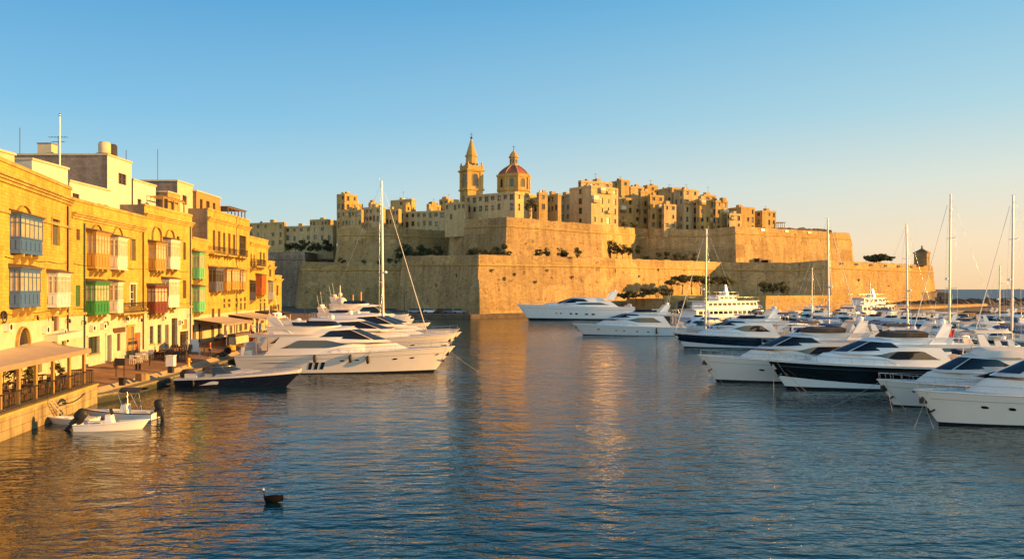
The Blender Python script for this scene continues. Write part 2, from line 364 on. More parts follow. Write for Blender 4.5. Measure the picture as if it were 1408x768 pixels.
# terrace wall under the restaurant
tw = thing('terrace_wall', 'tall pale stone wall holding up the restaurant terrace', 'retaining wall', (-31.2,60.2,0))
def loc(o, p): return (p[0]-o.location.x, p[1]-o.location.y, p[2]-o.location.z)
mb = MB(); a, c = QE[0], QE[1]
mb.add([loc(tw,p) for p in [(a[0],a[1],-2),(c[0],c[1],-2),(c[0],c[1],1.36),(a[0],a[1],1.36),(c[0]-6,c[1],-2),(c[0]-6,c[1],1.36)]], [(0,1,2,3),(1,4,5,2)])
mb.build('wall', QWALL, tw, uv=True)
mb = MB(); d = Vector((c[0]-a[0], c[1]-a[1])).normalized(); nn = Vector((d.y,-d.x))*.06
mb.prism([(a[0]+nn.x-tw.location.x, a[1]+nn.y-tw.location.y), (nn.x, nn.y+.06), (-.5,.06), (a[0]-.5-tw.location.x, a[1]-tw.location.y)], 1.36, 1.52)
mb.build('coping', TRIM, tw, uv=True)

# ground below the fort and the esplanade behind the marina
mb = MB()
shore = [(-46.5,236),(-30,233.5),(-12,231),(14,246),(28,250),(34,236),(70,226),(118,240),(170,275),(235,335),(260,480),(-300,480),(-300,238)]
mb.prism(shore, -2, 1.25)
tag(mb.build('fort_foreshore', ROCK, uv=True), kind='structure')

# ================================================================ fortress
def inset(poly, amt):
    n = len(poly); r = []
    for i in range(n):
        p0, p, p2 = Vector(poly[i-1]), Vector(poly[i]), Vector(poly[(i+1)%n])
        d0 = (p-p0).normalized(); d1 = (p2-p).normalized()
        n0 = Vector((-d0.y,d0.x)); n1 = Vector((-d1.y,d1.x))     # inward for CCW
        b = n0+n1; k = amt*2/max(.35, b.dot(b)); r.append((p.x+b.x*k, p.y+b.y*k))
    return r
def fortress(name, label, poly, z0, zt, mat, batter=.11, cord=3.0, vis=None, paramat=None, thick=True):
    root = thing(name, label, 'fortress wall', (poly[vis or 0][0], poly[vis or 0][1], z0))
    ox, oy = root.location.x, root.location.y
    P = [(p[0]-ox, p[1]-oy) for p in poly]; H = sum(zt)/len(zt)-z0-cord
    T = inset(P, batter*H); zc = [z-cord-z0 for z in zt]; zp = [z-z0 for z in zt]
    # subdivide each wall so that its surface can be uneven
    mb = MB(); n = len(P)
    for i in range(n):
        j = (i+1) % n; Ln = math.hypot(P[j][0]-P[i][0], P[j][1]-P[i][1]); k = max(2, int(Ln/3)); rows = []
        for r in range(8):
            h = r/7; row = []
            for q in range(k+1):
                t = q/k; x = (P[i][0]*(1-t)+P[j][0]*t)*(1-h)+(T[i][0]*(1-t)+T[j][0]*t)*h
                y = (P[i][1]*(1-t)+P[j][1]*t)*(1-h)+(T[i][1]*(1-t)+T[j][1]*t)*h
                wob = 0 if q in (0,k) or r == 7 else .13*(rnd.random()-.5)
                row.append((x+wob, y-wob, (zc[i]*(1-t)+zc[j]*t)*h))
            rows.append(row)
        mb.grid(rows, 0, False)
    mb.build('wall', mat, root, uv=True)
    # parapet: slightly uneven top, sloping back
    mb = MB(); T2 = inset(T, .25); T3 = inset(T, 1.6)
    for i in range(n):
        j = (i+1) % n; Ln = math.hypot(T[j][0]-T[i][0], T[j][1]-T[i][1]); k = max(2, int(Ln/2.2)); rows = [[],[],[]]
        for q in range(k+1):
            t = q/k; dz = 0 if q in (0,k) else (rnd.random()-.5)*.34
            for r, (A, zz) in enumerate(((T,zc),(T2,zp),(T3,zp))):
                rows[r].append((A[i][0]*(1-t)+A[j][0]*t, A[i][1]*(1-t)+A[j][1]*t, zz[i]*(1-t)+zz[j]*t+(dz if r else 0)+(.12 if r == 2 else 0)))
        mb.grid(rows, 0, False)
    mb.add([(p[0],p[1],z) for p, z in zip(T3, zp)], [tuple(range(n))])
    mb.build('parapet', paramat or mat, root, uv=True)
    mb = MB()
    ring = [(p[0],p[1],z) for p, z in zip(T, zc)]
    for i in range(n): mb.tube([ring[i], ring[(i+1)%n]], .36, 6)
    mb.build('cordon', TRIM if mat == FORT else mat, root, uv=True)
    root['_'] = 0; del root['_']
    return root, T, zc
low = [(-110,400),(-80,298),(-44,303),(-40.2,279),(-10.5,237),(30,262),(85,320),(106.6,308),(121.5,303),(190,357),(215,420),(0,455)]
lz = [18.7,18.7,18.7,20,18.8,18.9,19.3,18.6,19.6,19.0,19,19]
LOWF, LT, LC = fortress('fortress_lower_wall', 'long lower line of golden bastion walls rising from the water', low, 0, lz, FORT, vis=4)
up = [(-72.7,323),(-46,318),(-28,331),(-25.2,306),(-2.6,265),(33.5,286),(56.6,350),(81.7,338),(92.7,330),(160.6,375),(185,430),(0,450),(-62,400)]
uz = [33.3,33,32.7,34.7,32.7,31.6,35.3,33.8,34.7,34.9,34.9,32,33]
UPF, UT, UC = fortress('fortress_upper_wall', 'upper line of tall bastion walls directly below the hilltop town', up, 12, uz, FORT, vis=4)
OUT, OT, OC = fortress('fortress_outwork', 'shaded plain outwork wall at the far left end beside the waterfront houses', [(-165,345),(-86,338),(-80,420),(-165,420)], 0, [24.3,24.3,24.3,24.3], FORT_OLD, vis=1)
# gun embrasures on the right-hand lower bastion, dark slots with splayed cheeks
def along(P0, P1, Z0, Z1, t, dz): return (P0[0]*(1-t)+P1[0]*t, P0[1]*(1-t)+P1[1]*t, Z0*(1-t)+Z1*t+dz)
def embrasures(root, T, zc, i, ts, w, dz, h):
    j = i+1; d = Vector((T[j][0]-T[i][0], T[j][1]-T[i][1])).normalized(); nrm = Vector((d.y,-d.x))
    for t in ts:
        p = along(T[i], T[j], zc[i], zc[j], t, dz); mb = MB()
        M = Matrix.Translation(p) @ Matrix(((d.x,-nrm.x,0,0),(d.y,-nrm.y,0,0),(0,0,1,0),(0,0,0,1)))
        mb.add([(-w/2,-.10,0),(w/2,-.10,0),(w/2*.86,-.06,h),(-w/2*.86,-.06,h)],[(0,1,2,3)],0,False,M)
        mb.box(-w/2-.2,-.14,-.14,w/2+.2,.2,-.002,1,M)
        mb.build('embrasure', [DARKWIN, TRIM], root, uv=True)
embrasures(LOWF, LT, LC, 8, (.10,.23,.36,.50,.63,.76), 2.6, 1.5, .8)
embrasures(UPF, UT, UC, 8, (.22,.42,.62), 2.2, 1.7, .8)
# sentry box on the right-hand tip
sx, sy = LT[9][0]+LOWF.location.x, LT[9][1]+LOWF.location.y
sb = thing('sentry_box', 'small stone sentry box with pyramid roof on the right bastion tip', 'sentry box', (sx-8.2, sy-6.2, 18.9), .85)
mb = MB(); mb.prism([(-2.6,-2.6),(2.6,-2.6),(2.6,2.6),(-2.6,2.6)], 0, 5.2); mb.prism([(-3,-3),(3,-3),(3,3),(-3,3)], 5.2, 5.55); mb.build('wall', FORT, sb, uv=True)
mb = MB(); mb.prism([(-3,-3),(3,-3),(3,3),(-3,3)], 5.55, 7.4, [(-.35,-.35),(.35,-.35),(.35,.35),(-.35,.35)]); mb.lathe([(.35,7.4),(.45,7.8),(.25,8.1),(.4,8.4),(0,8.9)], (0,0,0), 8); mb.build('roof', FORT_OLD, sb, uv=True)
for M in (Matrix.Translation((0,-2.61,2.2)), Matrix.Rotation(-math.pi/2,4,'Z') @ Matrix.Translation((0,-2.61,2.2))):
    mb = MB(); mb.box(-.35,-.04,0,.35,.1,1.3,0,M); mb.build('window', DARKWIN, sb)
# small doors low on the upper right bastion
for u, v0, v1 in ((1045,355,366),(1057,357,363)):
    Y = 336; mb = MB(); 
    p = loc(UPF, (PX(u,Y), Y, PZ(v1,Y))); hh = PZ(v0,Y)-PZ(v1,Y)
    M = Matrix.Translation(p) @ Matrix.Rotation(math.radians(33),4,'Z'); mb.box(-.9,-.5,0,.9,3,hh,0,M); mb.build('doorway', DARKWIN, UPF)
# small buttress turret standing in the water at the salient corner
bt = thing('corner_buttress', 'low pale buttress at the foot of the sharp bastion corner', 'buttress', (-10.4,234.6,1.2))
mb = MB(); mb.prism([(-2.6,1.5),(1,-1.3),(4.0,.2),(2,4)], 0, 7.6, [(-2.0,1.8),(.9,-.9),(3.3,.6),(1.8,3.6)]); mb.build('wall', FORT, bt, uv=True)
mb = MB(); mb.prism([(-2.2,1.7),(.9,-1.1),(3.5,.5),(1.9,3.8)], 7.6, 10.2, [(.2,1.6),(.6,1.2),(1,1.5),(.8,2)]); mb.build('cap', FORT, bt, uv=True)

# esplanade and road wall under the bright wall
mb = MB(); mb.prism([(38,266),(48,252),(78,246),(100,262),(112,269),(116,303),(106,307),(85,318)], .5, 5.4); mb.prism([(112,269),(124,276),(150,292),(205,345),(205,360),(121,302),(115,303)], .5, 2.2)
tag(mb.build('esplanade', [FORT], uv=True), kind='structure')
rw = thing('esplanade_wall', 'low golden roadside wall behind the moored boats at the fort foot', 'retaining wall', (78,246,5.4))
mb = MB()
for p, q in (((48,252),(78,246)),((78,246),(100,262)),((100,262),(112,269))):
    d = Vector((q[0]-p[0],q[1]-p[1])).normalized(); nn = Vector((d.y,-d.x))*.15
    a = (p[0]-78+nn.x,p[1]-246+nn.y); c = (q[0]-78+nn.x,q[1]-246+nn.y); nn *= -4
    mb.prism([a,c,(c[0]+nn.x,c[1]+nn.y),(a[0]+nn.x,a[1]+nn.y)], 0, 1.1)
mb.build('parapet', TRIM, rw, uv=True)
mb = MB(); 
for k in range(5):
    x = 51+k*4.6; mb.box(x-78,-.12,-4.2,x-75.4,.05,-1.6,0); 
    mb.lathe([(1.3,-.12),(1.3,.05)], (0,0,0), 16, 0, False, Matrix.Translation((x-76.7,0,-1.6)) @ Matrix.Rotation(math.pi/2,4,'X'))
mb.build('arched_openings', DARKWIN, rw)
# breakwater of rough stone to the right
def heap(name, label, cat, line, wd, hz, mat, seed, k=70, zb=-1.0):
    r = random.Random(seed); rows = []
    for i in range(len(line)-1):
        for q in range(k):
            t = q/k; x = line[i][0]*(1-t)+line[i+1][0]*t; y = line[i][1]*(1-t)+line[i+1][1]*t
            d = Vector((line[i+1][0]-line[i][0], line[i+1][1]-line[i][1])).normalized(); nn = Vector((d.y,-d.x)); row = []
            for a in (-1,-.75,-.5,-.25,0,.3,.6,1):
                z = hz[i]*(1-t)+hz[i+1]*t
                zz = zb+(z-zb)*max(0,1-abs(a)**1.6)*(.72+.45*r.random()); o = wd*a+(r.random()-.5)*1.6
                row.append((x-nn.x*o+(r.random()-.5), y-nn.y*o, zz))
            rows.append(row)
    mb = MB(); mb.grid(rows, 0, False, True); o = mb.build(name, mat); return o
o = heap('breakwater', '', '', [(150,330),(200,352),(260,385),(420,430)], 9, [3.0,4.0,4.2,3.6], ROCK, 3)
tag(o, 'rough dark rock breakwater running out to the open sea on the right', 'breakwater')
sw = thing('breakwater_tower', 'ruined sunlit stone block at the root of the breakwater', 'ruin', (PX(1291,352),352,2))
mb = MB(); mb.prism([(-2,0),(4.5,-1),(5.2,6),(-1.5,7)], 0, 5.6, [(-1.6,.3),(4.0,-.5),(4.6,5.5),(-1,6)], z1s=[5.4,4.9,5.8,5.6]); mb.build('wall', FORT_OLD, sw, uv=True)
mb = MB(); mb.box(.5,-.75,1.0,1.9,.6,3.4); mb.build('doorway', DARKWIN, sw)
sw2 = thing('breakwater_wall', 'shaded dark stone wall joining the right bastion to the breakwater', 'wall', (PX(1207,356),356,2))
mb = MB(); mb.prism([(0,-13),(27,-3),(26,0),(-1,-9)], -2, 5.2); mb.build('wall', FORT_OLD, sw2, uv=True)
# pale harbour shed roof wall seen far right below the sea horizon
# ================================================================ facades with real openings
def facade(mb, o, d, nin, wid, z0, z1, ops, dep=.3, mi=0):
    """wall sheet from o along d, openings (a0,a1,b0,b1) with reveals of depth dep along nin"""
    xs = sorted({0, wid} | {max(0,min(wid,q)) for op in ops for q in op[:2]}); zs = sorted({z0, z1} | {max(z0,min(z1,q)) for op in ops for q in op[2:4]})
    o = Vector(o); d = Vector(d); nin = Vector(nin)
    P = lambda a, z, k=0: o+d*a+nin*k+Vector((0,0,z))
    for i in range(len(xs)-1):
        run = None
        for j in range(len(zs)-1):
            cx, cz = (xs[i]+xs[i+1])/2, (zs[j]+zs[j+1])/2
            if any(p[0] < cx < p[1] and p[2] < cz < p[3] for p in ops): continue
            mb.add([P(xs[i],zs[j]),P(xs[i+1],zs[j]),P(xs[i+1],zs[j+1]),P(xs[i],zs[j+1])], [(0,1,2,3)], mi)
    for a0,a1,b0,b1 in [p[:4] for p in ops]:
        mb.add([P(a0,b0),P(a1,b0),P(a1,b1),P(a0,b1),P(a0,b0,dep),P(a1,b0,dep),P(a1,b1,dep),P(a0,b1,dep)], [(0,1,5,4),(1,2,6,5),(2,3,7,6),(3,0,4,7)], mi)
def frame_M(o, d, nin):
    o = Vector(o); d = Vector(d); nin = Vector(nin)
    return Matrix(((d.x,nin.x,0,o.x),(d.y,nin.y,0,o.y),(d.z,nin.z,1,o.z),(0,0,0,1)))
def window_part(root, M, a0, a1, b0, b1, dep=.26, glass=DARKWIN, fr=None, nx=1, nz=1, sill=True, name='window'):
    mb = MB(); fw = .07 if fr else 0
    mb.add([(a0,dep-.01,b0),(a1,dep-.01,b0),(a1,dep-.01,b1),(a0,dep-.01,b1)], [(0,1,2,3)], 0, False, M)
    if fr:
        for k in range(nx+1):
            x = a0+(a1-a0)*k/nx; mb.box(max(a0,x-fw/2)+.003, dep-.07, b0+.003, min(a1,x+fw/2)-.003, dep-.015, b1-.003, 1, M)
        for k in range(nz+1):
            z = b0+(b1-b0)*k/nz; mb.box(a0+.005, dep-.065, max(b0,z-fw/2)+.003, a1-.005, dep-.017, min(b1,z+fw/2)-.003, 1, M)
    if sill: mb.box(a0-.1, -.1, b0-.13, a1+.1, .05, b0-.003, 2, M)
    return mb.build(name, [glass, fr or IRON, TRIM], root)
def shutter_part(root, M, a0, a1, b0, b1, mat, dep=.16, name='shutter'):
    mb = MB(); c = (a0+a1)/2
    for x0, x1 in ((a0+.02,c-.015),(c+.015,a1-.02)):
        mb.box(x0,dep-.05,b0+.01,x0+.07,dep,b1-.01,0,M); mb.box(x1-.07,dep-.05,b0+.01,x1,dep,b1-.01,0,M)
        mb.box(x0,dep-.02,b0+.01,x1,dep+.02,b1-.01,0,M)
        n = max(3, int((b1-b0)/.16))
        for k in range(n): 
            z = b0+.05+(b1-b0-.1)*k/n; mb.box(x0+.07,dep-.055,z,x1-.07,dep-.02,z+.07,0,M)
    return mb.build(name, mat, root)
def balcony(root, x0, x1, z0, z1, d, body, glass=CURTAIN, n=4, side=2, low=.42, roof=True, nc=3, open_side=True):
    """enclosed timber balcony; local y<0 is outside"""
    mb = MB(); h = z1-z0; zl = z0+h*low; e = .05
    mb.box(x0,-d,z0,x1,0,z0+.12)                                      # floor
    mb.box(x0-.08,-d-.08,z1-.02,x1+.08,0,z1+.10)                      # eaves
    mb.box(x0+.03,-d+.03,z0+.12,x1-.03,-d+.09,zl); mb.box(x0+.03,-d+.09,z0+.12,x0+.09,0,zl); mb.box(x1-.09,-d+.09,z0+.12,x1-.03,0,zl)
    mb.box(x0-.02,-d-.03,zl-.05,x1+.02,-d+.1,zl+.06); mb.box(x0-.02,-d+.1,zl-.05,x0+.1,0,zl+.06); mb.box(x1-.1,-d+.1,zl-.05,x1+.02,0,zl+.06)
    def bars(P, wid, k):
        for q in range(k+1):
            a = wid*q/k; t = .11 if q in (0,k) else .08
            P(max(0,a-t/2), min(wid,a+t/2), zl+.06, z1-.02)
        zt = zl+(z1-zl)*.66
        P(.05, wid-.05, zt-.035, zt+.035); P(.05, wid-.05, z1-.22, z1-.02)
        for q in range(k):                                           # raised panels below
            a = wid*(q+.16)/k; b = wid*(q+.84)/k
            P(a, b, z0+.28, zl-.2, -.02)
    def front(a,b,c,dd,off=0): mb.box(x0+a,-d+off,c,x0+b,-d+.07+off,dd)
    def left(a,b,c,dd,off=0): mb.box(x0+off,-d+a,c,x0+.07+off,-d+b,dd)
    def right(a,b,c,dd,off=0): mb.box(x1-.07-off,-d+a,c,x1-off,-d+b,dd)
    bars(front, x1-x0, n); bars(left, d, max(1,side)); bars(right, d, max(1,side))
    o = mb.build('enclosed_balcony', body, root)
    g = MB(); k = .045
    g.add([(x0+.05,-d+k,zl),(x1-.05,-d+k,zl),(x1-.05,-d+k,z1),(x0+.05,-d+k,z1)], [(0,1,2,3)])
    g.add([(x0+k,-d+.05,zl),(x0+k,-.01,zl),(x0+k,-.01,z1),(x0+k,-d+.05,z1)], [(3,2,1,0)], 1)
    g.add([(x1-k,-d+.05,zl),(x1-k,-.01,zl),(x1-k,-.01,z1),(x1-k,-d+.05,z1)], [(0,1,2,3)], 0)
    g.build('pane', [glass, glass], o)
    if roof:
        r = MB(); r.add([(x0-.2,-d-.2,z1+.10),(x1+.2,-d-.2,z1+.10),(x1+.2,0,z1+.10),(x0-.2,0,z1+.10),(x0-.2,-d-.2,z1+.18),(x1+.2,-d-.2,z1+.18),(x1+.2,0,z1+.42),(x0-.2,0,z1+.42)],
              [(0,3,2,1),(4,5,6,7),(0,1,5,4),(1,2,6,5),(3,0,4,7)]); r.build('roof', BROWNC, o)
    for q in range(nc):
        cx = x0+(x1-x0)*(q+.5)/nc; c = MB(); t = .14
        pr = [(0,z0-.003),(-d*.95,z0-.003),(-d*.92,z0-.22),(-d*.6,z0-.32),(-d*.4,z0-.55),(0,z0-.75)]
        k = len(pr); c.add([(cx-t,a,b) for a,b in pr]+[(cx+t,a,b) for a,b in pr], [tuple(range(k)), tuple(reversed(range(k,2*k)))]+[(i,k+i,k+(i+1)%k,(i+1)%k) for i in range(k)])
        c.build('corbel', TRIM, root)
    return o
def railing(root, x0, x1, z0, z1, d, slab=True, mat=IRON, name='balcony_railing'):
    mb = MB()
    def bar(p, q, r): mb.tube([p,q], r, 4)
    pts = [(x0,0),(x0,-d),(x1,-d),(x1,0)]
    for (ax,ay),(bx,by) in zip(pts,pts[1:]):
        bar((ax,ay,z1),(bx,by,z1),.035); bar((ax,ay,z0+.1),(bx,by,z0+.1),.025)
        n = max(2,int(math.hypot(bx-ax,by-ay)/.16))
        for k in range(n+1): t = k/n; bar((ax+(bx-ax)*t,ay+(by-ay)*t,z0),(ax+(bx-ax)*t,ay+(by-ay)*t,z1),.016)
    o = mb.build(name, mat, root)
    if slab:
        s = MB(); s.box(x0-.1,-d-.1,z0-.2,x1+.1,0,z0-.01); s.build('balcony_slab', TRIM, root, uv=True)
        n = max(2,int((x1-x0)/1.1))
        for q in range(n):
            cx = x0+(x1-x0)*(q+.5)/n; c = MB(); pr = [(0,z0-.203),(-d*.9,z0-.203),(-d*.85,z0-.34),(-d*.4,z0-.5),(0,z0-.8)]; k = 5
            c.add([(cx-.11,a,b) for a,b in pr]+[(cx+.11,a,b) for a,b in pr], [tuple(range(k)), tuple(reversed(range(k,2*k)))]+[(i,k+i,k+(i+1)%k,(i+1)%k) for i in range(k)]); c.build('corbel', TRIM, root)
    return o
def box_part(name, root, x0,y0,z0,x1,y1,z1, mat, uv=True):
    mb = MB(); mb.box(x0,y0,z0,x1,y1,z1); return mb.build(name, mat, root, uv=uv)

# ================================================================ waterfront houses
class House:
    def __init__(s, label, p0, p1, ztop, zcorn, wall, depth=11, cat='house', zb=1.4):
        s.p0 = Vector(p0); s.p1 = Vector(p1); s.d = (s.p1-s.p0).normalized(); s.w = (s.p1-s.p0).length
        s.n = Vector((s.d.y,-s.d.x)); s.zt, s.zc, s.zb = ztop, zcorn, zb; s.wall = wall; s.depth = depth
        s.root = thing('house', label, cat, (s.p0.x,s.p0.y,0), math.atan2(s.d.y,s.d.x))
        s.ops = []; s.todo = []
    def a(s, u, d=0):                      # along-facade metre of pixel column u in the plane d in front
        k = (u-704)/FPX; o = s.p0+s.n*d
        return (o.x-k*o.y)/(k*s.d.y-s.d.x)
    def Y(s, a, d=0): return (s.p0+s.n*d+s.d*a).y
    def z(s, v, a, d=0): return PZ(v, s.Y(a,d))
    def rect(s, u0, v0, u1, v1, d=0):
        a0, a1 = s.a(u0,d), s.a(u1,d); am = (a0+a1)/2
        return a0, a1, s.z(v1,am,d), s.z(v0,am,d)
    def win(s, u0, v0, u1, v1, kind='glass', **k):
        a0,a1,b0,b1 = s.rect(u0,v0,u1,v1); a0 = max(.1,a0); a1 = min(s.w-.1,a1); b0 = max(b0, s.zb+.02)
        s.ops.append((a0,a1,b0,b1)); s.todo.append((kind,a0,a1,b0,b1,k))
    def bal(s, u0, v0, u1, v1, body, d=.75, **k):
        a0,a1,b0,b1 = s.rect(u0,v0,u1,v1,d); balcony(s.root, max(.05,a0), min(s.w-.05,a1), b0, b1, d, body, **k)
    def rail(s, u0, v0, u1, v1, d=.7, **k):
        a0,a1,b0,b1 = s.rect(u0,v0,u1,v1,d); railing(s.root, max(.15,a0), min(s.w-.15,a1), b0, b1, d, **k)
    def finish(s, bands=()):
        I = Matrix.Identity(4); mb = MB(); w, dp = s.w, s.depth
        facade(mb, (0,0,0), (1,0,0), (0,1,0), w, s.zb-.6, s.zt, s.ops, .32, 0)
        mb.add([(0,0,s.zb-.6),(0,dp,s.zb-.6),(0,dp,s.zt),(0,0,s.zt)], [(0,3,2,1)], 1)
        mb.add([(w,0,s.zb-.6),(w,dp,s.zb-.6),(w,dp,s.zt),(w,0,s.zt)], [(0,1,2,3)], 1)
        mb.add([(0,dp,s.zb-.6),(w,dp,s.zb-.6),(w,dp,s.zt),(0,dp,s.zt)], [(1,0,3,2)], 1)
        mb.add([(0,.35,s.zt),(w,.35,s.zt),(w,.35,s.zt-.9),(0,.35,s.zt-.9)], [(0,1,2,3)], 0)
        mb.add([(0,0,s.zt),(w,0,s.zt),(w,.35,s.zt),(0,.35,s.zt)], [(0,1,2,3)], 0)
        mb.build('wall', [s.wall, GREYBLK], s.root, uv=True)
        mb = MB(); mb.add([(0,.35,s.zt-.9),(w,.35,s.zt-.9),(w,dp,s.zt-.9),(0,dp,s.zt-.9)], [(0,1,2,3)]); mb.build('roof', RENDER, s.root)
        mb = MB(); e = .02
        mb.box(e,-.42,s.zc-.02,w-e,-.003,s.zc+.14); mb.box(e,-.28,s.zc-.20,w-e,-.004,s.zc-.02); mb.box(e,-.14,s.zc-.42,w-e,-.005,s.zc-.2)
        mb.build('cornice', TRIM, s.root, uv=True)
        mb = MB(); mb.box(e,-.10,s.zt-.16,w-e,.45,s.zt+.10); mb.build('coping', TRIM, s.root, uv=True)
        for z in bands: mb = MB(); mb.box(e,-.12,z-.12,w-e,-.004,z+.1); mb.build('string_course', TRIM, s.root, uv=True)
        for kind,a0,a1,b0,b1,k in s.todo:
            if kind == 'glass': window_part(s.root, I, a0,a1,b0,b1, .26, k.get('glass',DARKWIN), k.get('fr',SHUT), k.get('nx',2), k.get('nz',3), k.get('sill',True))
            elif kind == 'shut': shutter_part(s.root, I, a0,a1,b0,b1, k.get('mat',SHUT))
            elif kind == 'door':
                m = MB(); m.box(a0,.2,b0,a1,.28,b1,0); c = (a0+a1)/2
                for x0,x1 in ((a0+.08,c-.05),(c+.05,a1-.08)):
                    for q in range(3): z0 = b0+.1+(b1-b0-.1)*q/3; m.box(x0,.17,z0,x1,.21,z0+(b1-b0)/3-.14,0)
                dr = m.build('door', k.get('mat',SHUT), s.root)
                hm = MB(); hm.blob((c+.08,.15,b0+(b1-b0)*.45),.045,0,6,4); hm.build('handle', STEEL, dr)
            elif kind == 'dark':
                m = MB(); m.add([(a0,.31,b0),(a1,.31,b0),(a1,.31,b1),(a0,.31,b1)], [(0,1,2,3)]); m.box(a0,.2,b1-(b1-b0)*.2,a1,.26,b1-(b1-b0)*.2+.08,1); m.box((a0+a1)/2-.04,.2,b0,(a0+a1)/2+.04,.26,b1,1)
                m.build('shopfront', [DARKWIN, SHUT], s.root)
    def surround(s, u0, v0, u1, v1, mat=TRIM, t=.22, pr=.09):
        a0,a1,b0,b1 = s.rect(u0,v0,u1,v1); mb = MB()
        mb.box(a0-t,-pr,b0,a0-.005,-.003,b1); mb.box(a1+.005,-pr,b0,a1+t,-.003,b1); mb.box(a0-t-.06,-pr-.06,b1+.005,a1+t+.06,-.003,b1+t)
        mb.build('surround', mat, s.root, uv=True)
    def pipe(s, u, v0, v1):
        a = s.a(u); mb = MB(); mb.tube([(a,-.09,max(s.zb,s.z(v1,a))),(a,-.09,s.z(v0,a))], .07, 6); mb.build('drainpipe', IRON, s.root)
    def arch(s, u0, v0, u1, v1, mat, pr=.22, name='blind_arch', back=False):
        a0,a1,b0,b1 = s.rect(u0,v0,u1,v1); c = (a0+a1)/2; r = (a1-a0)/2; mb = MB(); zc = b1-r
        pts = [(a0,b0)]+[(c-r*math.cos(q*math.pi/12), zc+r*math.sin(q*math.pi/12)) for q in range(13)]+[(a1,b0)]
        po = [(c+(x-c)*1.16, b0+(z-b0)*1.07) for x,z in pts]; po[0] = (po[0][0],b0); po[-1] = (po[-1][0],b0)
        n = len(pts)
        mb.add([(x,-pr,z) for x,z in pts]+[(x,-pr,z) for x,z in po]+[(x,0,z) for x,z in po]+[(x,0,z) for x,z in pts],
               [(i,n+i,n+i+1,i+1) for i in range(n-1)]+[(n+i,2*n+i,2*n+i+1,n+i+1) for i in range(n-1)]+[(i,i+1,3*n+i+1,3*n+i) for i in range(n-1)], 0)
        mb.add([(x,-.004,z) for x,z in pts], [tuple(range(n))], 1)
        mb.build(name, [TRIM, mat], s.root, uv=True)

fp = {-70:(-32.3,45.5), 0:(-35.4,55.3), 98:(-38.4,69.7), 198:(-40.3,87.7), 263:(-40.4,101.0), 285:(-40.9,107.5), 343:(-41.5,126.5), 368:(-42.1,138), 378:(-42.3,142.5), 387:(-42.5,147.5)}
h1 = House('sunlit corner townhouse nearest the viewer with two blue enclosed balconies', fp[-70], fp[98], 17.35, 16.25, HOUSEW[0])
h1.bal(29,299,59,350,BLUE,.7,n=5,side=2,nc=3); h1.bal(28,371,56,422,BLUE,.7,n=5,nc=3); h1.bal(79,377,97.5,422,PALEB,.75,n=4,nc=2)
h1.win(71,302,81,337,'shut',mat=SHUTGR); h1.win(72,430,80,455,'shut',mat=SHUT); h1.win(71,469,79,487,'glass',nz=2); h1.win(85,468,91,480,'glass',nz=2)
h1.win(21,472,31,512,'door',mat=SHUT); h1.win(-30,300,-18,345,'shut',mat=SHUTGR); h1.win(-36,420,-20,470,'glass'); h1.win(50,476,58,512,'door',mat=SHUTGR)
h1.surround(71,302,81,337,t=.16); h1.surround(72,430,80,455,RENDERW,.14)
h1.arch(22,450,38,474,DARKWIN); h1.arch(19,283,43,298,HOUSE,.2)
h1.pipe(92,283,470)
# wrought-iron scroll emblem on the wall
a0,a1,b0,b1 = h1.rect(-2,428,9,443); mb = MB(); c = (a0+a1)/2; zc = (b0+b1)/2; r = (b1-b0)/2
mb.tube([(c+r*1.1*math.cos(q*.3)*1.1,-.09,zc+r*math.sin(q*.3)) for q in range(22)], .07, 6)
mb.tube([(c-r*.7,-.09,zc-r*.5),(c-r*.6,-.09,zc+r*.3),(c-r*.2,-.09,zc+r*.45),(c+r*.1,-.09,zc+r*.1),(c+r*.05,-.09,zc-r*.5)], .08, 6)
mb.tube([(c+r*.05,-.09,zc+r*.1),(c+r*.4,-.09,zc+r*.45),(c+r*.7,-.09,zc+r*.1),(c+r*.65,-.09,zc-r*.5)], .08, 6)
mb.build('iron_emblem', IRON, h1.root)
h1.finish((6.5,13.9))
h2 = House('long golden house with green balcony and white narrow balconies beside it', fp[98], fp[198], 16.5, 15.2, HOUSEW[0])
h2.bal(132,321,152,370,TAN,.8,n=5,nc=3); h2.bal(162.5,328,175.5,371,WHITEP,.8,n=4,nc=2); h2.bal(131,389,151,432,GREEN,.85,n=5,nc=3); h2.bal(162.3,389,169.8,430,WHITEP,.9,n=2,nc=1)
h2.win(105,315,110,330,'shut'); h2.win(179.6,329,185.6,358,'shut',mat=SHUTGR); h2.win(104,392,110.5,421,'shut',mat=SHUTG)
h2.win(178,391,186,421,'glass',fr=WHITEP); h2.rail(170,416,202,429,.7)
h2.win(120,462,136,486,'glass',fr=SHUTG,nx=3,nz=1); h2.win(146,460,152.5,499,'door',mat=SHUTGR); h2.win(161,458,165.6,482,'shut'); h2.win(175,449,183,492,'door',mat=TAN); h2.win(185,457,193,487,'door',mat=RUST)
h2.win(156,414,161,429,'shut',mat=SHUTGR)
h2.surround(175,449,183,490); h2.surround(146,460,152.5,496,RENDERW); h2.surround(120,462,136,486,RENDERW,.14); h2.surround(179.6,329,185.6,358,t=.14); h2.surround(178,391,186,421,RENDERW,.2)
h2.pipe(115,307,500); h2.pipe(196,316,480)
h2.arch(125,309,139,319,HOUSE,.2); h2.arch(155,313,167,322,HOUSE,.2)
a0,a1,b0,b1 = h2.rect(155,450,171,457); box_part('sign_board', h2.root, a0,-.12,b0,a1,-.004,b1, SHUT)
h2.finish((6.4,))
h3 = House('golden house with arched recess, maroon balcony and white balconies', fp[198], fp[263], 17.85, 16.8, HOUSEW[0])
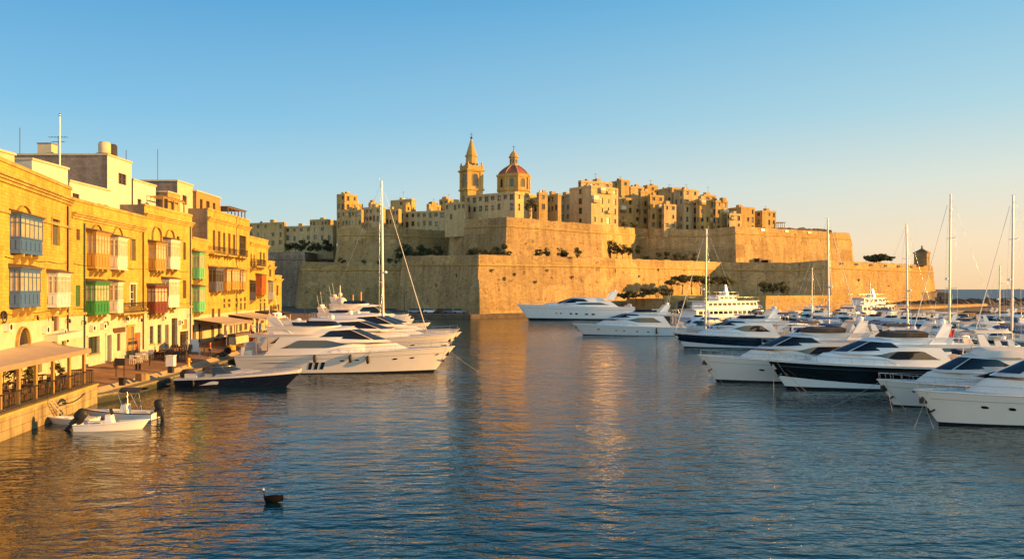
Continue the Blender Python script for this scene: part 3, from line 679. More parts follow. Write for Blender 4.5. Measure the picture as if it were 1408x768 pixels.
h3.bal(214.6,335,228.7,372,TAN,.85,n=4,nc=3); h3.bal(235,331,248,370,WHITEP,.85,n=4,nc=2); h3.bal(213.5,394,230.5,430,MAROON,.9,n=4,nc=3); h3.bal(232.5,385,247,422,WHITEP,.85,n=4,nc=2)
h3.win(252,333,255.6,357,'shut'); h3.win(243,325,247,331,'glass',nz=1); h3.win(251.6,385,256,410,'shut')
for q in ((206,448,211,472),(216.5,446,222,472)): h3.win(*q,'glass',nz=4)
h3.win(227,446,232,476,'door',mat=SHUTGR); h3.win(236,437,244,479,'dark'); h3.win(250.5,439,257,452,'shut',mat=TAN); h3.win(247.5,455,259,475,'dark')
h3.arch(209,312.6,220,335,HOUSE,.25); h3.arch(227.5,316,238,329,HOUSE,.25)
h3.pipe(261,305,470); h3.finish((6.4,))
h4 = House('low narrow house with two stacked pale green balconies', fp[263], fp[285], 15.1, 13.6, HOUSEW[1])
h4.bal(271,348,281.5,383,LGREEN,.9,n=3,nc=2); h4.bal(271,395,282.5,428.5,LGREEN,.9,n=3,nc=2)
h4.win(264.6,446,269.6,471,'dark'); h4.win(273,445,278.5,470,'dark'); h4.finish((5.6,))
h5 = House('tallest golden house with a row of brown french windows on its top floor', fp[285], fp[343], 19.4, 18.2, HOUSEW[1])
for q in ((292.4,316.5,296,344),(299.7,318,303.2,345),(306.7,320,310,346),(313.7,321,317.2,348),(320.5,322.5,323.7,349)): h5.win(*q,'shut')
h5.win(329,324,338.5,351,'glass',fr=SHUT)
h5.rail(292,339.5,310,348.5,.8); h5.rail(314,342,325,351,.8); h5.rail(329.5,344,341,353,.8)
h5.bal(297,370,307.5,400,NAVYB,1.0,glass=DARKWIN,n=3,nc=2); h5.bal(312,371,318,399,TAN,.9,n=2,nc=2); h5.bal(319.5,371,330,398,TAN,.9,n=3,nc=3); h5.bal(331,373,339,398,TAN,.9,n=2,nc=2)
for q in ((291,424,295,437),(299.6,424,303,439),(307,410.5,310,423),(313.5,410.5,317,422),(324,410,327,422),(330,409.5,332.6,425.5),(335.4,408,338,425)): h5.win(*q,'shut')
for q in ((290.5,447,294.5,464),(299.5,446,303.5,462),(308,446,312,461),(316,441,319.5,458),(322,440,326,457),(329,439,333,455),(336,438,340,453)): h5.win(*q,'dark')
h5.finish((6.6,11.9))
h6 = House('smaller house far along the row with a rust red balcony', fp[343], fp[368], 16.9, 15.9, HOUSEW[1])
for q in ((344.4,348.5,346.2,366),(348.5,350,350.3,367),(357,346.5,359.8,364),(361.7,347.5,364.2,364)): h6.win(*q,'shut')
h6.rail(344,359,351,368,.8); h6.rail(353,357,366,366,.8)
h6.bal(345.5,387.6,352,412,NAVYB,1.0,glass=DARKWIN,n=3,nc=2); h6.bal(360,379,366,405,RUST,1.0,glass=RUST,n=3,nc=2)
for q in ((357,411,359.5,428),(362.5,411,365,428),(345,432,349,446),(352,431,356,445),(359,431,363,444)): h6.win(*q,'shut')
h6.finish((6.4,))
h7 = House('short two storey house near the end of the row', fp[368], fp[378], 13.4, 12.4, HOUSE)
h7.bal(371,388,376,412,PALEB,.9,n=2,nc=2); h7.win(370,364,373,380,'shut'); h7.win(371,420,375,432,'shut'); h7.finish()
h8 = House('lowest house closing the far end of the waterfront row', fp[378], fp[387], 11.0, 10.3, HOUSE)
h8.win(380,392,383,406,'shut'); h8.win(381,418,384,432,'shut'); h8.finish()
for hh,lst in ((h1,((60,458),(84,461),(8,455))),(h2,((140,452),(172,442),(125,455))),(h3,((224,440),(247,446)))):
    for u,v in lst:                                                  # air conditioners and wall lanterns
        a_ = hh.a(u); z_ = hh.z(v,a_); mb = MB(); mb.box(a_-.4,-.36,z_,a_+.4,-.01,z_+.55); q_ = mb.build('air_conditioner', WHITEP, hh.root)
        mb = MB(); mb.lathe([(.2,0),(.2,.02)],(0,0,0),12,0,False,Matrix.Translation((a_-.1,-.362,z_+.28)) @ Matrix.Rotation(math.pi/2,4,'X')); mb.build('fan_grille', IRON, q_)
for hh,lst in ((h1,((45,440),(66,441),(90,444))),(h2,((112,446),(143,447),(170,440),(190,442))),(h3,((203,436),(213,436),(234,430),(258,436)))):
    for u,v in lst:
        a_ = hh.a(u); z_ = hh.z(v,a_); mb = MB(); mb.tube([(a_,0,z_+.3),(a_,-.35,z_+.38)],.03,4); mb.lathe([(.03,-.18),(.08,-.15),(.10,.08),(.03,.16)],(a_,-.35,z_+.18),6); mb.build('wall_lantern', IRON, hh.root)
for hh,us in ((h1,(6,90)),(h2,(101,196)),(h3,(200,262))):            # sagging service cables
    for k_ in range(2):
        a_,c_ = hh.a(us[0]),hh.a(us[1]); z_ = 6.9+k_*3.9; mb = MB(); mb.tube([(a_+(c_-a_)*q/14,-.06,z_-.12*abs(math.sin(q*math.pi/14*3))) for q in range(15)],.022,4); mb.build('cable', IRON, hh.root)
a0,a1,b0,b1 = h1.rect(60,455,96,466); box_part('shop_canopy', h1.root, a0,-1.0,b0,a1,-.004,b1-.15, RENDERW)
# ---------------------------------------------------------------- roof blocks behind the parapets (each a house of its own)
def rblock(label, xr, y0, y1, xl, zt, zb, mside, mfront, wins=(), name='rooftop_house', cap=True):
    r = thing(name, label, 'house', (xr,y0,zb))
    mb = MB(); ops = [(a-y0,b-y0,c-zb,d-zb) for a,b,c,d in wins]
    facade(mb, (0,0,0), (0,1,0), (-1,0,0), y1-y0, 0, zt-zb, ops, .25, 0)
    W = xl-xr; D = y1-y0; H = zt-zb
    mb.add([(0,0,0),(W,0,0),(W,0,H),(0,0,H)], [(1,0,3,2)], 1); mb.add([(W,0,0),(W,D,0),(W,D,H),(W,0,H)], [(1,0,3,2)], 1); mb.add([(0,D,0),(W,D,0),(W,D,H),(0,D,H)], [(0,1,2,3)], 1)
    mb.build('wall', [mside, mfront], r, uv=True)
    mb = MB(); mb.box(W-.1,-.12,H-.02,.12,D+.1,H+.16); mb.build('roof', RENDER, r)
    M = frame_M((0,0,0),(0,1,0),(-1,0,0))
    for o in ops: window_part(r, M, *o, .2, DARKWIN, SHUT, 2, 2, False)
    return r
rblock('white rendered penthouse on the nearest house roof', -40.2,67,72.4,-52,19.4,15.5,RENDERW,RENDERW,[(68.4,69.4,16.6,18.0)])
rblock('long low white penthouse with brown windows above the second house', -41.2,74.5,82.0,-55,18.6,14.5,RENDERW,RENDERW,[(75.0,76.2,15.5,17.6),(77.6,78.5,15.4,16.7),(79.2,80.2,15.4,17.1),(80.7,81.6,15.4,17.1)])
rblock('large grey blockwork upper house with cream end wall', -43.0,85,90.4,-58,22.8,14,RENDERW,GREYBLK,[(87.4,89.2,20.1,21.3)])
rblock('second grey blockwork house lower and further back with cream end', -43.2,91.2,97.0,-58,21.0,14,RENDERW,GREYBLK,[(92.3,93.3,18.0,19.0),(94.3,95.2,17.6,18.8)])
rblock('cluttered tan roof shed at the left picture edge', -39.5,58,63.5,-50,19.2,15.5,RENDER,GREYBLK)
rblock('grey rooftop block behind the arched house', -43.5,104,109,-56,22.6,15,RENDER,GREYBLK,[(105.6,107,19.8,21)])
rblock('brown topped penthouse on the tallest house', -43.0,109,118,-54,21.9,17.5,TAN,GREYBLK,[(110.2,111.2,19.6,21),(112.5,113.8,19.6,21),(115,116,19.6,21)])
rblock('ochre stone house behind the second house roof', -42.0,97.6,101.2,-55,20.4,14,TOWN[2],GREYBLK,[(98.6,99.6,17.8,19.2)])
# tanks, poles, pergolas
def mini(name, label, cat, loc_, parts, group=None, rz=0):
    r = thing(name, label, cat, loc_, rz, group)
    for nm, fn, mat in parts:
        m = MB(); fn(m); m.build(nm, mat, r)
    return r
for k, (yy, lb) in enumerate(((86.0,'round tan water tank on the large grey house'),(87.4,'darker water tank next to the tan one on the grey house'))):
    mini('water_tank', lb, 'water tank', (-43.8,yy,22.96), [('tank', lambda m: (m.lathe([(.6,.15),(.62,.3),(.62,1.2),(.5,1.4),(0,1.45)],(0,0,0),14)), RENDER if k == 0 else CANVASD), ('stand', lambda m: m.cbox((0,0,.08),(1.2,1.2,.16)), GREYBLK)])
mini('water_tank','small square tan tank on the grey roof left of the flagpole','water tank',(-50.5,87,22.96),[('tank',lambda m: m.cbox((0,0,.65),(1.5,1.2,1.3)),RENDER),('lid',lambda m: m.cbox((0,0,1.36),(1.6,1.3,.1)),GREYBLK)])
mini('flagpole','tall bare white flagpole standing on the nearest rooftops','flagpole',(-41.6,73.6,17.5),[('pole',lambda m: m.tube([(0,0,0),(0,0,7.0)],.085,8,r1=.07),WHITEP),('finial',lambda m: m.blob((0,0,7.08),.13),STEEL)])
def antenna(lb, x, y, z, h, yag=True):
    def f(m):
        m.tube([(0,0,0),(0,0,h)],.035,5)
    def g(m):
        for zz, L in ((h*.95,1.5),(h*.75,1.0)):
            m.tube([(-L*.7,0,zz),(L*.7,0,zz)],.022,4)
            for q in range(6): xx = -L*.6+L*1.2*q/5; m.tube([(xx,-.35,zz),(xx,.35,zz)],.012,4)
    mini('antenna', lb, 'antenna', (x,y,z), [('mast',f,IRON)]+([('aerial',g,IRON)] if yag else []))
antenna('branching television aerial left of the flagpole', -50.2,88.5,22.9,2.6); antenna('thin whip aerial far left of the flagpole', -52.9,86,22.9,3.0,False)
antenna('tall thin aerial above the brown topped penthouse', -46.5,105,22.7,4.2,False); antenna('low aerial at the left picture edge roof', -39.9,60,19.3,1.1); antenna('short mast beside the water tanks', -43.4,90,22.9,1.3,False)
def pergola(lb, x, y0, y1, xl, z, h, n, mat=WOOD):
    def posts(m):
        for k in range(n+1):
            yy = (y1-y0)*k/n; m.box(-.07,yy-.07,0,.07,yy+.07,h); m.box(xl-x-.07,yy-.07,0,xl-x+.07,yy+.07,h)
    def top(m):
        m.box(-.1,-.15,h,.1,y1-y0+.15,h+.14); m.box(xl-x-.1,-.15,h,xl-x+.1,y1-y0+.15,h+.14)
        for k in range(n*3+1): yy = (y1-y0)*k/(n*3); m.box(xl-x-.3,yy-.04,h+.14,.35,yy+.04,h+.24)
    mini('pergola', lb, 'pergola', (x,y0,z), [('posts',posts,mat),('rafters',top,mat)])
pergola('timber pergola on the roof of the tallest house', -42.0,118.3,125.8,-46,18.5,2.1,5); pergola('tan timber frame on the arched house roof', -41.2,94.5,100.5,-46,16.95,2.4,2,TAN)
# ================================================================ hilltop town
YAW = 63
def town(label, uL, uC, uR, vT, Y, zb, mat=0, nl=3, nr=3, ns=3, yaw=YAW, name='townhouse', cat='house', side=None, roof=True, ww=1.3, wh=1.85, seed=None, bal=0, cur=.25):
    r = random.Random(seed if seed is not None else int(uL*7+uR)); c, s = math.cos(math.radians(yaw)), math.sin(math.radians(yaw))
    xc = PX(uC,Y); kL = (uL-704)/FPX; kR = (uR-704)/FPX
    wl = (xc-kL*Y)/(c+kL*s) if uL < uC else 6.0; wr = (kR*Y-xc)/(s-kR*c) if uR > uC else 6.0
    wl = max(1.5,wl); wr = max(1.5,wr); zt = PZ(vT,Y); H = zt-zb
    root = thing(name, label, cat, (xc,Y,zb), math.radians(90-yaw)); mt = TOWN[mat]
    sh = min(3.8, max(2.8, H/ns)) if ns else 3.4; opsR, opsL = [], []
    for k in range(ns):
        z0 = H-(k+1)*sh+.55*sh-.7
        if z0 < .4: continue
        for W, n, ops in ((wr,nr,opsR),(wl,nl,opsL)):
            for q in range(n):
                if r.random() < .10: continue
                a = W*(q+.5)/n; w_ = min(ww*(.8+.5*r.random()), W/n*.62); h_ = wh*(.75+.6*r.random()) ; zz = z0-(.5 if h_ > wh*1.15 else 0)
                ops.append((a-w_/2, a+w_/2, max(.3,zz), min(H-.9, zz+h_)))
    mb = MB()
    facade(mb,(0,0,0),(1,0,0),(0,1,0),wr,-2,H,opsR,.35); facade(mb,(0,wl,0),(0,-1,0),(1,0,0),wl,-2,H,opsL,.35)
    mb.add([(wr,0,-2),(wr,wl,-2),(wr,wl,H),(wr,0,H)], [(0,1,2,3)]); mb.add([(0,wl,-2),(wr,wl,-2),(wr,wl,H),(0,wl,H)], [(1,0,3,2)])
    t = .3
    mb.add([(0,0,H),(wr,0,H),(wr,wl,H),(0,wl,H),(t,t,H),(wr-t,t,H),(wr-t,wl-t,H),(t,wl-t,H),(t,t,H-.8),(wr-t,t,H-.8),(wr-t,wl-t,H-.8),(t,wl-t,H-.8)],
           [(0,1,5,4),(1,2,6,5),(2,3,7,6),(3,0,4,7),(4,5,9,8),(5,6,10,9),(6,7,11,10),(7,4,8,11),(8,9,10,11)])
    mb.build('wall', mt, root, uv=True)
    mb = MB(); zc = H-1.0
    mb.box(-.14,-.14,zc,wr+.05,-.003,zc+.22); mb.box(-.14,-.003,zc,-.003,wl+.05,zc+.22); mb.build('cornice', TRIM, root, uv=True)
    MR = frame_M((0,0,0),(1,0,0),(0,1,0)); ML = frame_M((0,wl,0),(0,-1,0),(1,0,0))
    for M, ops in ((MR,opsR),(ML,opsL)):
        for i, o in enumerate(ops):
            g = CURTAIN if r.random() < cur*.4 else DARKWIN
            window_part(root, M, *o, .3, g, [SHUT,SHUTGR,WHITEP,SHUTG][r.randrange(4)], 2, 2, True)
    for k in range(bal):                                               # stone boxed balconies on the lit face
        if not opsR: break
        o = opsR[r.randrange(len(opsR))]; mb = MB(); x0, x1 = max(.1,o[0]-.7), min(wr-.1,o[1]+.7)
        mb.box(x0,-1.1,o[2]-.3,x1,-.004,o[2]-.12); mb.box(x0,-1.1,o[2]-.12,x1,-1.0,o[2]+.8); mb.box(x0,-1.0,o[2]-.12,x0+.1,-.004,o[2]+.8); mb.box(x1-.1,-1.0,o[2]-.12,x1,-.004,o[2]+.8)
        if r.random() < .6: mb.box(x0,-1.05,o[2]+.8,x1,-.004,o[3]+.3,1)
        mb.build('balcony', [mt, RENDERW], root, uv=True)
    if roof:
        for k in range(1+r.randrange(2)):
            a, b = wr*(.2+.5*r.random()), wl*(.3+.4*r.random()); q = .9+r.random()*.9
            mb = MB(); mb.box(a-q*.6,b-q*.6,H-.8,a+q*.6,b+q*.6,H+.4+q*.5); mb.build('stair_hut', [mt,mt,TOWN[1]][r.randrange(3)], root, uv=True)
        for k in range(r.randrange(3)):
            a, b = wr*r.random()*.8+.6, wl*r.random()*.7+.6; mb = MB(); mb.lathe([(.5,-.8),(.55,.5),(.4,.8),(0,.85)],(a,b,H),8); mb.build('water_tank', CANVASW if r.random() < .5 else CANVASD, root)
        if r.random() < .6:
            mb = MB(); a, b, h = wr*.5, wl*.5, 2+2*r.random(); mb.tube([(a,b,H-.8),(a,b,H+h)],.06,4); mb.tube([(a-.8,b,H+h*.9),(a+.8,b,H+h*.9)],.04,4); mb.build('aerial', IRON, root)
    return root
S = 'shaded stone '
L_ = 'sunlit stone '
TW = [
 (S+'house with arcade at the far left of the hilltop', 340,391,394,305,362,24,0,5,0,3,{'yaw':20}),
 (S+'long plain house with a row of small windows above the trees', 391,458,462,309,355,24,1,7,0,2,{'yaw':20}),
 (S+'low house behind the long plain one', 426,450,463,301,372,24,0,6,1,3,{'yaw':20}),
 ('tall square corner tower house with sunlit right side', 463,474,492,266,340,30,2,2,2,4,{'yaw':35}),
 (S+'narrow house right of the square tower', 470,497,500,288,334,30,0,6,0,3,{'yaw':20}),
 (S+'tall tenement with dark windows in the middle of the shaded row', 497,527,530,284,336,30,1,6,0,4,{'yaw':20}),
 (S+'tenement just left of the sailing mast', 526,548,552,287,338,30,0,5,0,3,{'yaw':20}),
 ('blank grey block peeping over the shaded row', 537,566,572,273,362,30,0,1,0,1,{'yaw':35}),
 ('small sunlit roof house over the shaded row', 508,510,524,278,352,30,2,0,2,1,{'yaw':35}),
 ('another small sunlit roof house left of the first', 486,488,499,279,349,30,2,0,1,1,{'yaw':35}),
 (S+'long modern house with tall windows below the bell tower', 548,612,618,289,340,30,1,8,1,3,{'yaw':20}),
 ('bright yellow roof house left of the bell tower', 588,590,606,280,356,30,2,0,2,1,{'yaw':35}),
 ('ochre house cluster close behind the bell tower', 604,616,630,273,372,30,2,2,2,2,{'yaw':35}),
 ('small yellow sunlit house among the roofs left of the bell tower', 556,558,565,281,352,30,2,0,1,1,{'yaw':35}),
 ('grey shaded house in the gap right of the church', 765,784,786,266,330,30,0,3,0,3),
 ('large blank walled house with sunlit windowed side right of the church', 783,813,850,254.5,306,30,1,1,4,4,{'bal':4,'yaw':50}),
 ('penthouse behind the large blank walled house', 795,799,842,247.5,322,30,1,1,3,1),
 ('tall roof house topped by a thin aerial', 840,854,866,247,365,33,2,1,1,2),
 (S+'block wedged behind the balconied house', 850,867,872,256,367,33,0,1,0,3),
 ('balconied sunlit house with large windows', 849,851,882,271,351,33,2,1,3,3,{'bal':3}),
 ('narrow tall sunlit house with three small windows', 878,881,894,262,354,33,2,1,1,4),
 ('set back roof house with tan terrace', 868,872,886,256,373,33,1,1,1,1),
 ('sunlit house with stepped terrace beside the narrow tall one', 892,894,913,267.5,349,33,2,1,2,4,{'bal':2}),
 ('low sunlit house at the foot of the grey tenement', 911,913,930,280,346,33,1,1,2,3),
 ('upper house with flat dark roof behind the stepped terrace', 884,890,905,254,377,33,2,1,1,2),
 ('wide grey sided tenement with curtained bay', 900,924,941,257,360,33,0,3,2,4,{'bal':2}),
 ('cream fronted tenement with a column of square windows', 926,940,961,259.5,352,33,1,2,2,5,{'bal':2}),
 ('sunlit tenement with boxed balconies toward the right end', 957,962,984,273,349,33,2,1,3,4,{'bal':3}),
 ('plain sunlit house next to the boxed balconies', 980,984,1001,275,349,33,2,1,2,4,{'bal':1}),
 ('brown roofed house behind the boxed balconies', 962,968,985,267,365,33,0,2,2,1),
 ('square sunlit house with a shaded left wall near the right end', 1000,1019,1038,284,349,33,2,1,3,3),
 ('rightmost square house of the hilltop town', 1038,1048,1067,289,355,33,2,1,3,3),
 ('low sunlit wing between the two square houses', 1001,1003,1020,293,345,33,1,1,2,2,{'bal':1}),
]
for t in TW:
    kw = t[11] if len(t) > 11 else {}
    town(t[0], *t[1:11], **kw)
mini('pergola','small open pergola at the right end of the hilltop town','pergola',(PX(1068,358),358,34),[('posts',lambda m: [m.box(x,y,0,x+.2,y+.2,4.2) for x in (0,1.6,3.4) for y in (0,3)],TAN),('beams',lambda m: [m.box(-.3,y,4.2,4,y+.25,4.5) for y in (0,1.5,3)],TAN)])
o = heap('hilltop_bank','','',[(108,354),(133,366),(148,371)],3,[35.4,36.6,36.0],ROCK,8,12,34.4); tag(o,'low rubble bank on top of the upper right bastion','earth bank')

# ---------------------------------------------------------------- church
Yt = 305.0; ang = 30.0
ch = thing('church', 'church with stone bell tower and red octagonal dome', 'church', (PX(643,Yt),Yt,30), math.radians(ang))
# local x = along right (lit) face, y = back along left face
def ring_box(mb, x0,y0,x1,y1,z0,z1,e,mi=0): mb.box(x0-e,y0-e,z0,x1+e,y1+e,z1,mi)
tz = lambda v: PZ(v,Yt)-30
A = 6.6
mb = MB(); z_a, z_b, z_c = tz(296)-4, tz(260), tz(233)
def archwin(n_, root, M, x0, x1, z0, z1):
    c = (x0+x1)/2; r = (x1-x0)/2; pts = [(x0,z0)]+[(c-r*math.cos(q*math.pi/10), z1-r+r*math.sin(q*math.pi/10)) for q in range(11)]+[(x1,z0)]
    m = MB(); n = len(pts); po = [(c+(x-c)*1.22, z0+(z-z0)*1.08) for x,z in pts]
    m.add([(x,-.01,z) for x,z in pts], [tuple(range(n))], 0, False, M)
    m.add([(x,-.16,z) for x,z in pts]+[(x,-.16,z) for x,z in po]+[(x,0,z) for x,z in po]+[(x,0,z) for x,z in pts],
          [(i,n+i,n+i+1,i+1) for i in range(n-1)]+[(n+i,2*n+i,2*n+i+1,n+i+1) for i in range(n-1)]+[(i,i+1,3*n+i+1,3*n+i) for i in range(n-1)], 1, False, M)
    m.build(n_, [DARKWIN, TRIM], root)
mb.box(0,0,z_a,A,A,z_b)
mb.box(0.15,.15,z_b,A-.15,A-.15,z_c)
for x in (0,A-1.0):
    for y in (0,A-1.0): mb.box(x-.12,y-.12,z_b+.5,x+1.12,y+1.12,z_c-.02)
tower = mb.build('bell_tower', TOWN[2], ch, uv=True)
mb = MB(); ring_box(mb,0,0,A,A,z_b-.2,z_b+.45,.45); mb.build('cornice', TRIM, tower, uv=True)
mb = MB(); ring_box(mb,0,0,A,A,z_c-.5,z_c-.15,.35); ring_box(mb,0,0,A,A,z_c-.15,z_c+.3,.65); mb.build('cornice', TRIM, tower, uv=True)
mb = MB(); 
for k in range(4):
    M = Matrix.Translation((A/2,A/2,0)) @ Matrix.Rotation(k*math.pi/2,4,'Z') @ Matrix.Translation((-A/2,-A/2,0))
    n = 12; pts = [(A*q/n, z_c+.3+1.1+.9*abs(math.cos(q/n*math.pi))**1.5+(.5 if q in (5,6,7) else 0)) for q in range(n+1)]
    mb.add([(x,-.05,z_c+.3) for x,z in pts]+[(x,-.05,z) for x,z in pts]+[(x,.4,z_c+.3) for x,z in pts]+[(x,.4,z) for x,z in pts],
       [(i,i+1,n+2+i,n+1+i) for i in range(n)]+[(2*n+2+i+1,2*n+2+i,3*n+3+i,3*n+3+i+1) for i in range(n)]+[(n+1+i,n+2+i,3*n+4+i,3*n+3+i) for i in range(n)], 0, False, M)
    mb.lathe([(.55,z_c+.3),(.5,z_c+1.6),(.7,z_c+1.75),(.3,z_c+2.4),(.36,z_c+2.8),(0,z_c+3.4)],(.35,.35,0),8,0,True,M)
mb.build('balustrade', TOWN[2], tower, uv=True)
MR = frame_M((0,.14,0),(1,0,0),(0,1,0)); ML = frame_M((.14,A,0),(0,-1,0),(1,0,0))
for M in (MR,ML):
    archwin('belfry_opening', tower, M, A*.34, A*.66, z_b+1.4, z_b+6.1); 
MR0 = frame_M((0,0,0),(1,0,0),(0,1,0)); ML0 = frame_M((0,A,0),(0,-1,0),(1,0,0))
for M in (MR0,ML0): archwin('window', tower, M, A*.38, A*.62, z_b-4.6, z_b-2.2)
mb = MB(); z_s0, z_s1, z_s2 = z_c+.3, tz(211), tz(188); c = (A/2,A/2,0)
mb.lathe([(2.6,z_s0),(2.5,z_s0+1.2),(2.25,z_s0+1.4),(2.1,z_s1-.6)],c,8,0,False,None,math.pi/8); mb.lathe([(2.45,z_s1-.6),(2.5,z_s1-.1),(2.1,z_s1+.1)],c,8,1,False,None,math.pi/8)
mb.lathe([(2.1,z_s1+.1),(.28,z_s2)],c,8,0,False,None,math.pi/8)
sp = mb.build('spire', [TOWN[2],TRIM], ch, uv=True)
mb = MB()
for k in range(8):
    a = k*math.pi/4; M = Matrix.Translation((A/2,A/2,0)) @ Matrix.Rotation(a,4,'Z') @ Matrix.Translation((0,-2.22,z_s0+2.2)); mb.lathe([(.45,0),(.45,.25)],(0,0,0),10,0,False,M @ Matrix.Rotation(math.pi/2,4,'X'))
mb.build('oculus', DARKWIN, sp)
mb = MB(); mb.blob((A/2,A/2,z_s2+.4),.5,0); mb.tube([(A/2,A/2,z_s2),(A/2,A/2,z_s2+2.4)],.09,5); mb.tube([(A/2-.7,A/2,z_s2+1.7),(A/2+.7,A/2,z_s2+1.7)],.07,5); mb.build('weather_vane', IRON, sp)
# dome
Yd = 312.0; dr = Vector((PX(706.5,Yd)-ch.location.x, Yd-ch.location.y, 0)); dr.rotate(Matrix.Rotation(-math.radians(ang),3,'Z')); c = (dr.x,dr.y,0)
dz = lambda v: PZ(v,Yd)-30
R0 = 6.3; ph = math.pi/8+.12
mb = MB(); mb.lathe([(R0,dz(272)),(R0,dz(244)),],c,8,0,False,None,ph); mb.lathe([(R0+.25,dz(246)),(R0+.7,dz(243.6)),(R0+.75,dz(241.5)),(R0-.3,dz(240.5))],c,8,1,False,None,ph)
mb.lathe([(R0+.5,dz(264)),(R0+.5,dz(262)),(R0,dz(261.5))],c,8,1,False,None,ph)
for k in range(8):
    a = ph+k*math.pi/4; mb.tube([(c[0]+math.cos(a)*R0,c[1]+math.sin(a)*R0,dz(262)),(c[0]+math.cos(a)*R0,c[1]+math.sin(a)*R0,dz(245))],.45,6,1)
drum = mb.build('dome_drum', [TOWN[2],TRIM], ch, uv=True)
for k in range(8):
    a = ph+(k+.5)*math.pi/4; rr = R0*math.cos(math.pi/8)+.02
    M = Matrix.Translation((c[0]+math.cos(a)*rr, c[1]+math.sin(a)*rr, 0)) @ Matrix.Rotation(a+math.pi/2,4,'Z'); archwin('window', drum, M, -.75, .75, dz(259), dz(247.5))
mb = MB(); prof = [(R0-.2,dz(240.5)),(R0*.90,dz(238)),(R0*.76,dz(235)),(R0*.58,dz(232)),(R0*.40,dz(229.5)),(R0*.31,dz(228))]
mb.lathe(prof,c,8,0,False,None,ph)
for k in range(8):
    a = ph+k*math.pi/4; mb.tube([(c[0]+math.cos(a)*r,c[1]+math.sin(a)*r,z+.05) for r,z in prof],.22,5,1)
mb.build('dome', [DOME,TOWN[1]], ch)
mb = MB(); mb.lathe([(2.2,dz(228.4)),(2.1,dz(227)),(1.7,dz(226.5)),(1.65,dz(218)),(2.1,dz(217)),(2.15,dz(216)),(1.75,dz(215)),(1.4,dz(212)),(.7,dz(209)),(.25,dz(207.5)),(.35,dz(206.5)),(0,dz(205.5))],c,8,0,False,None,ph)
lan = mb.build('lantern', TOWN[2], ch, uv=True)
mb = MB()
for k in range(8):
    a = ph+(k+.5)*math.pi/4; rr = 1.67*math.cos(math.pi/8)+.03; M = Matrix.Translation((c[0]+math.cos(a)*rr, c[1]+math.sin(a)*rr, 0)) @ Matrix.Rotation(a+math.pi/2,4,'Z'); mb.box(-.35,-.03,dz(225),.35,.05,dz(219.5),0,M)
mb.build('opening', DARKWIN, lan)
mb = MB(); mb.tube([(c[0],c[1],dz(206)),(c[0],c[1],dz(200))],.1,5); mb.tube([(c[0]-.6,c[1],dz(202)),(c[0]+.6,c[1],dz(202))],.08,5); mb.build('cross', IRON, lan)
# church buildings below the dome
town('long shaded church house with sunlit end wall under the dome', 640,708,742,263,290,30,1,8,3,2,cat='church house',yaw=36,name='church_house',ww=1.5,wh=2.2,roof=False,bal=1)
town('narrow sunlit bay right of the church end wall', 738,741,753,264,294,30,2,1,1,2,cat='house')
town(S+'house with balconies close right of the church', 752,767,769,265.5,298,30,0,3,0,2,ww=1.8)
town(S+'priory wing left under the bell tower', 612,640,644,277,296,30,1,5,0,2,yaw=28)

# ---------------------------------------------------------------- trees and bushes
def crown_mesh(mb, c, rx, ry, rz, n, leaf, r, mi=0, flat=False):
    """leaf-sized faces in clumps, gaps between the clumps"""
    cl = []
    for k in range(max(4,int(n/38))):
        a = r.random()*2*math.pi; q = r.random()**.5; h = r.random()*2-1
        if flat: h = h*.5+.1
        s = math.sqrt(max(0,1-h*h)); cl.append((c[0]+rx*q*s*math.cos(a)*.85, c[1]+ry*q*s*math.sin(a)*.85, c[2]+rz*h*.8, (.30+.22*r.random())))
    for k in range(n):
        x,y,z,q = cl[r.randrange(len(cl))]; d = Vector((r.gauss(0,1),r.gauss(0,1),r.gauss(0,1))).normalized()*(r.random()**.4)
        p = Vector((x+d.x*rx*q, y+d.y*ry*q, z+d.z*rz*q)); e1 = Vector((r.gauss(0,1),r.gauss(0,1),r.gauss(0,.7))).normalized(); e2 = e1.cross(Vector((r.gauss(0,1),r.gauss(0,1),r.gauss(0,1)))).normalized(); L = leaf*(.6+.8*r.random())
        mb.add([p-e1*L, p+e2*L*.55, p+e1*L, p-e2*L*.55], [(0,1,2,3)], mi)
def tree(label, x, y, z, h, rad, trunk, seed, leaf=1, cat='tree', name='tree', flat=False, group=None, n=420, ry=None):
    r = random.Random(seed); t = thing(name, label, cat, (x,y,z), r.random()*6, group); ch_ = h-trunk
    mb = MB(); crown_mesh(mb,(0,0,trunk+ch_*.5),rad,ry or rad,ch_*.55,n,max(.18,rad*.16),r,0,flat); mb.build('crown', LEAF[leaf], t)
    mb = MB(); b = (r.uniform(-.2,.2),r.uniform(-.2,.2)); mb.tube([(0,0,-.3),(b[0],b[1],trunk*.6),(b[0]*1.5,b[1],trunk+ch_*.3)],max(.08,h*.035),6,r1=.05)
    for k in range(4):
        a = k*1.6+r.random(); mb.tube([(b[0],b[1],trunk*.7),(b[0]+math.cos(a)*rad*.55,b[1]+math.sin(a)*rad*.55,trunk+ch_*.45)],max(.05,h*.016),5,r1=.03)
    mb.build('trunk', BARK, t); return t
def bush(label, x, y, z, h, rad, seed, leaf=2, group=None, n=260):
    r = random.Random(seed); t = thing('bush', label, 'bush', (x,y,z), 0, group)
    mb = MB(); crown_mesh(mb,(0,0,h*.45),rad,rad*.8,h*.55,n,max(.15,rad*.15),r); mb.build('foliage', LEAF[leaf], t)
    mb = MB()
    for k in range(4): a = k*1.6; mb.tube([(0,0,-.2),(math.cos(a)*rad*.5,math.sin(a)*rad*.5,h*.5)],.06,4); 
    mb.build('stem', BARK, t)
trees = []
def at(u, vb, Y): return PX(u,Y), Y, PZ(vb,Y)
seq = ['leftmost','second','third','fourth','fifth','sixth','seventh','eighth','ninth','tenth','eleventh','twelfth']
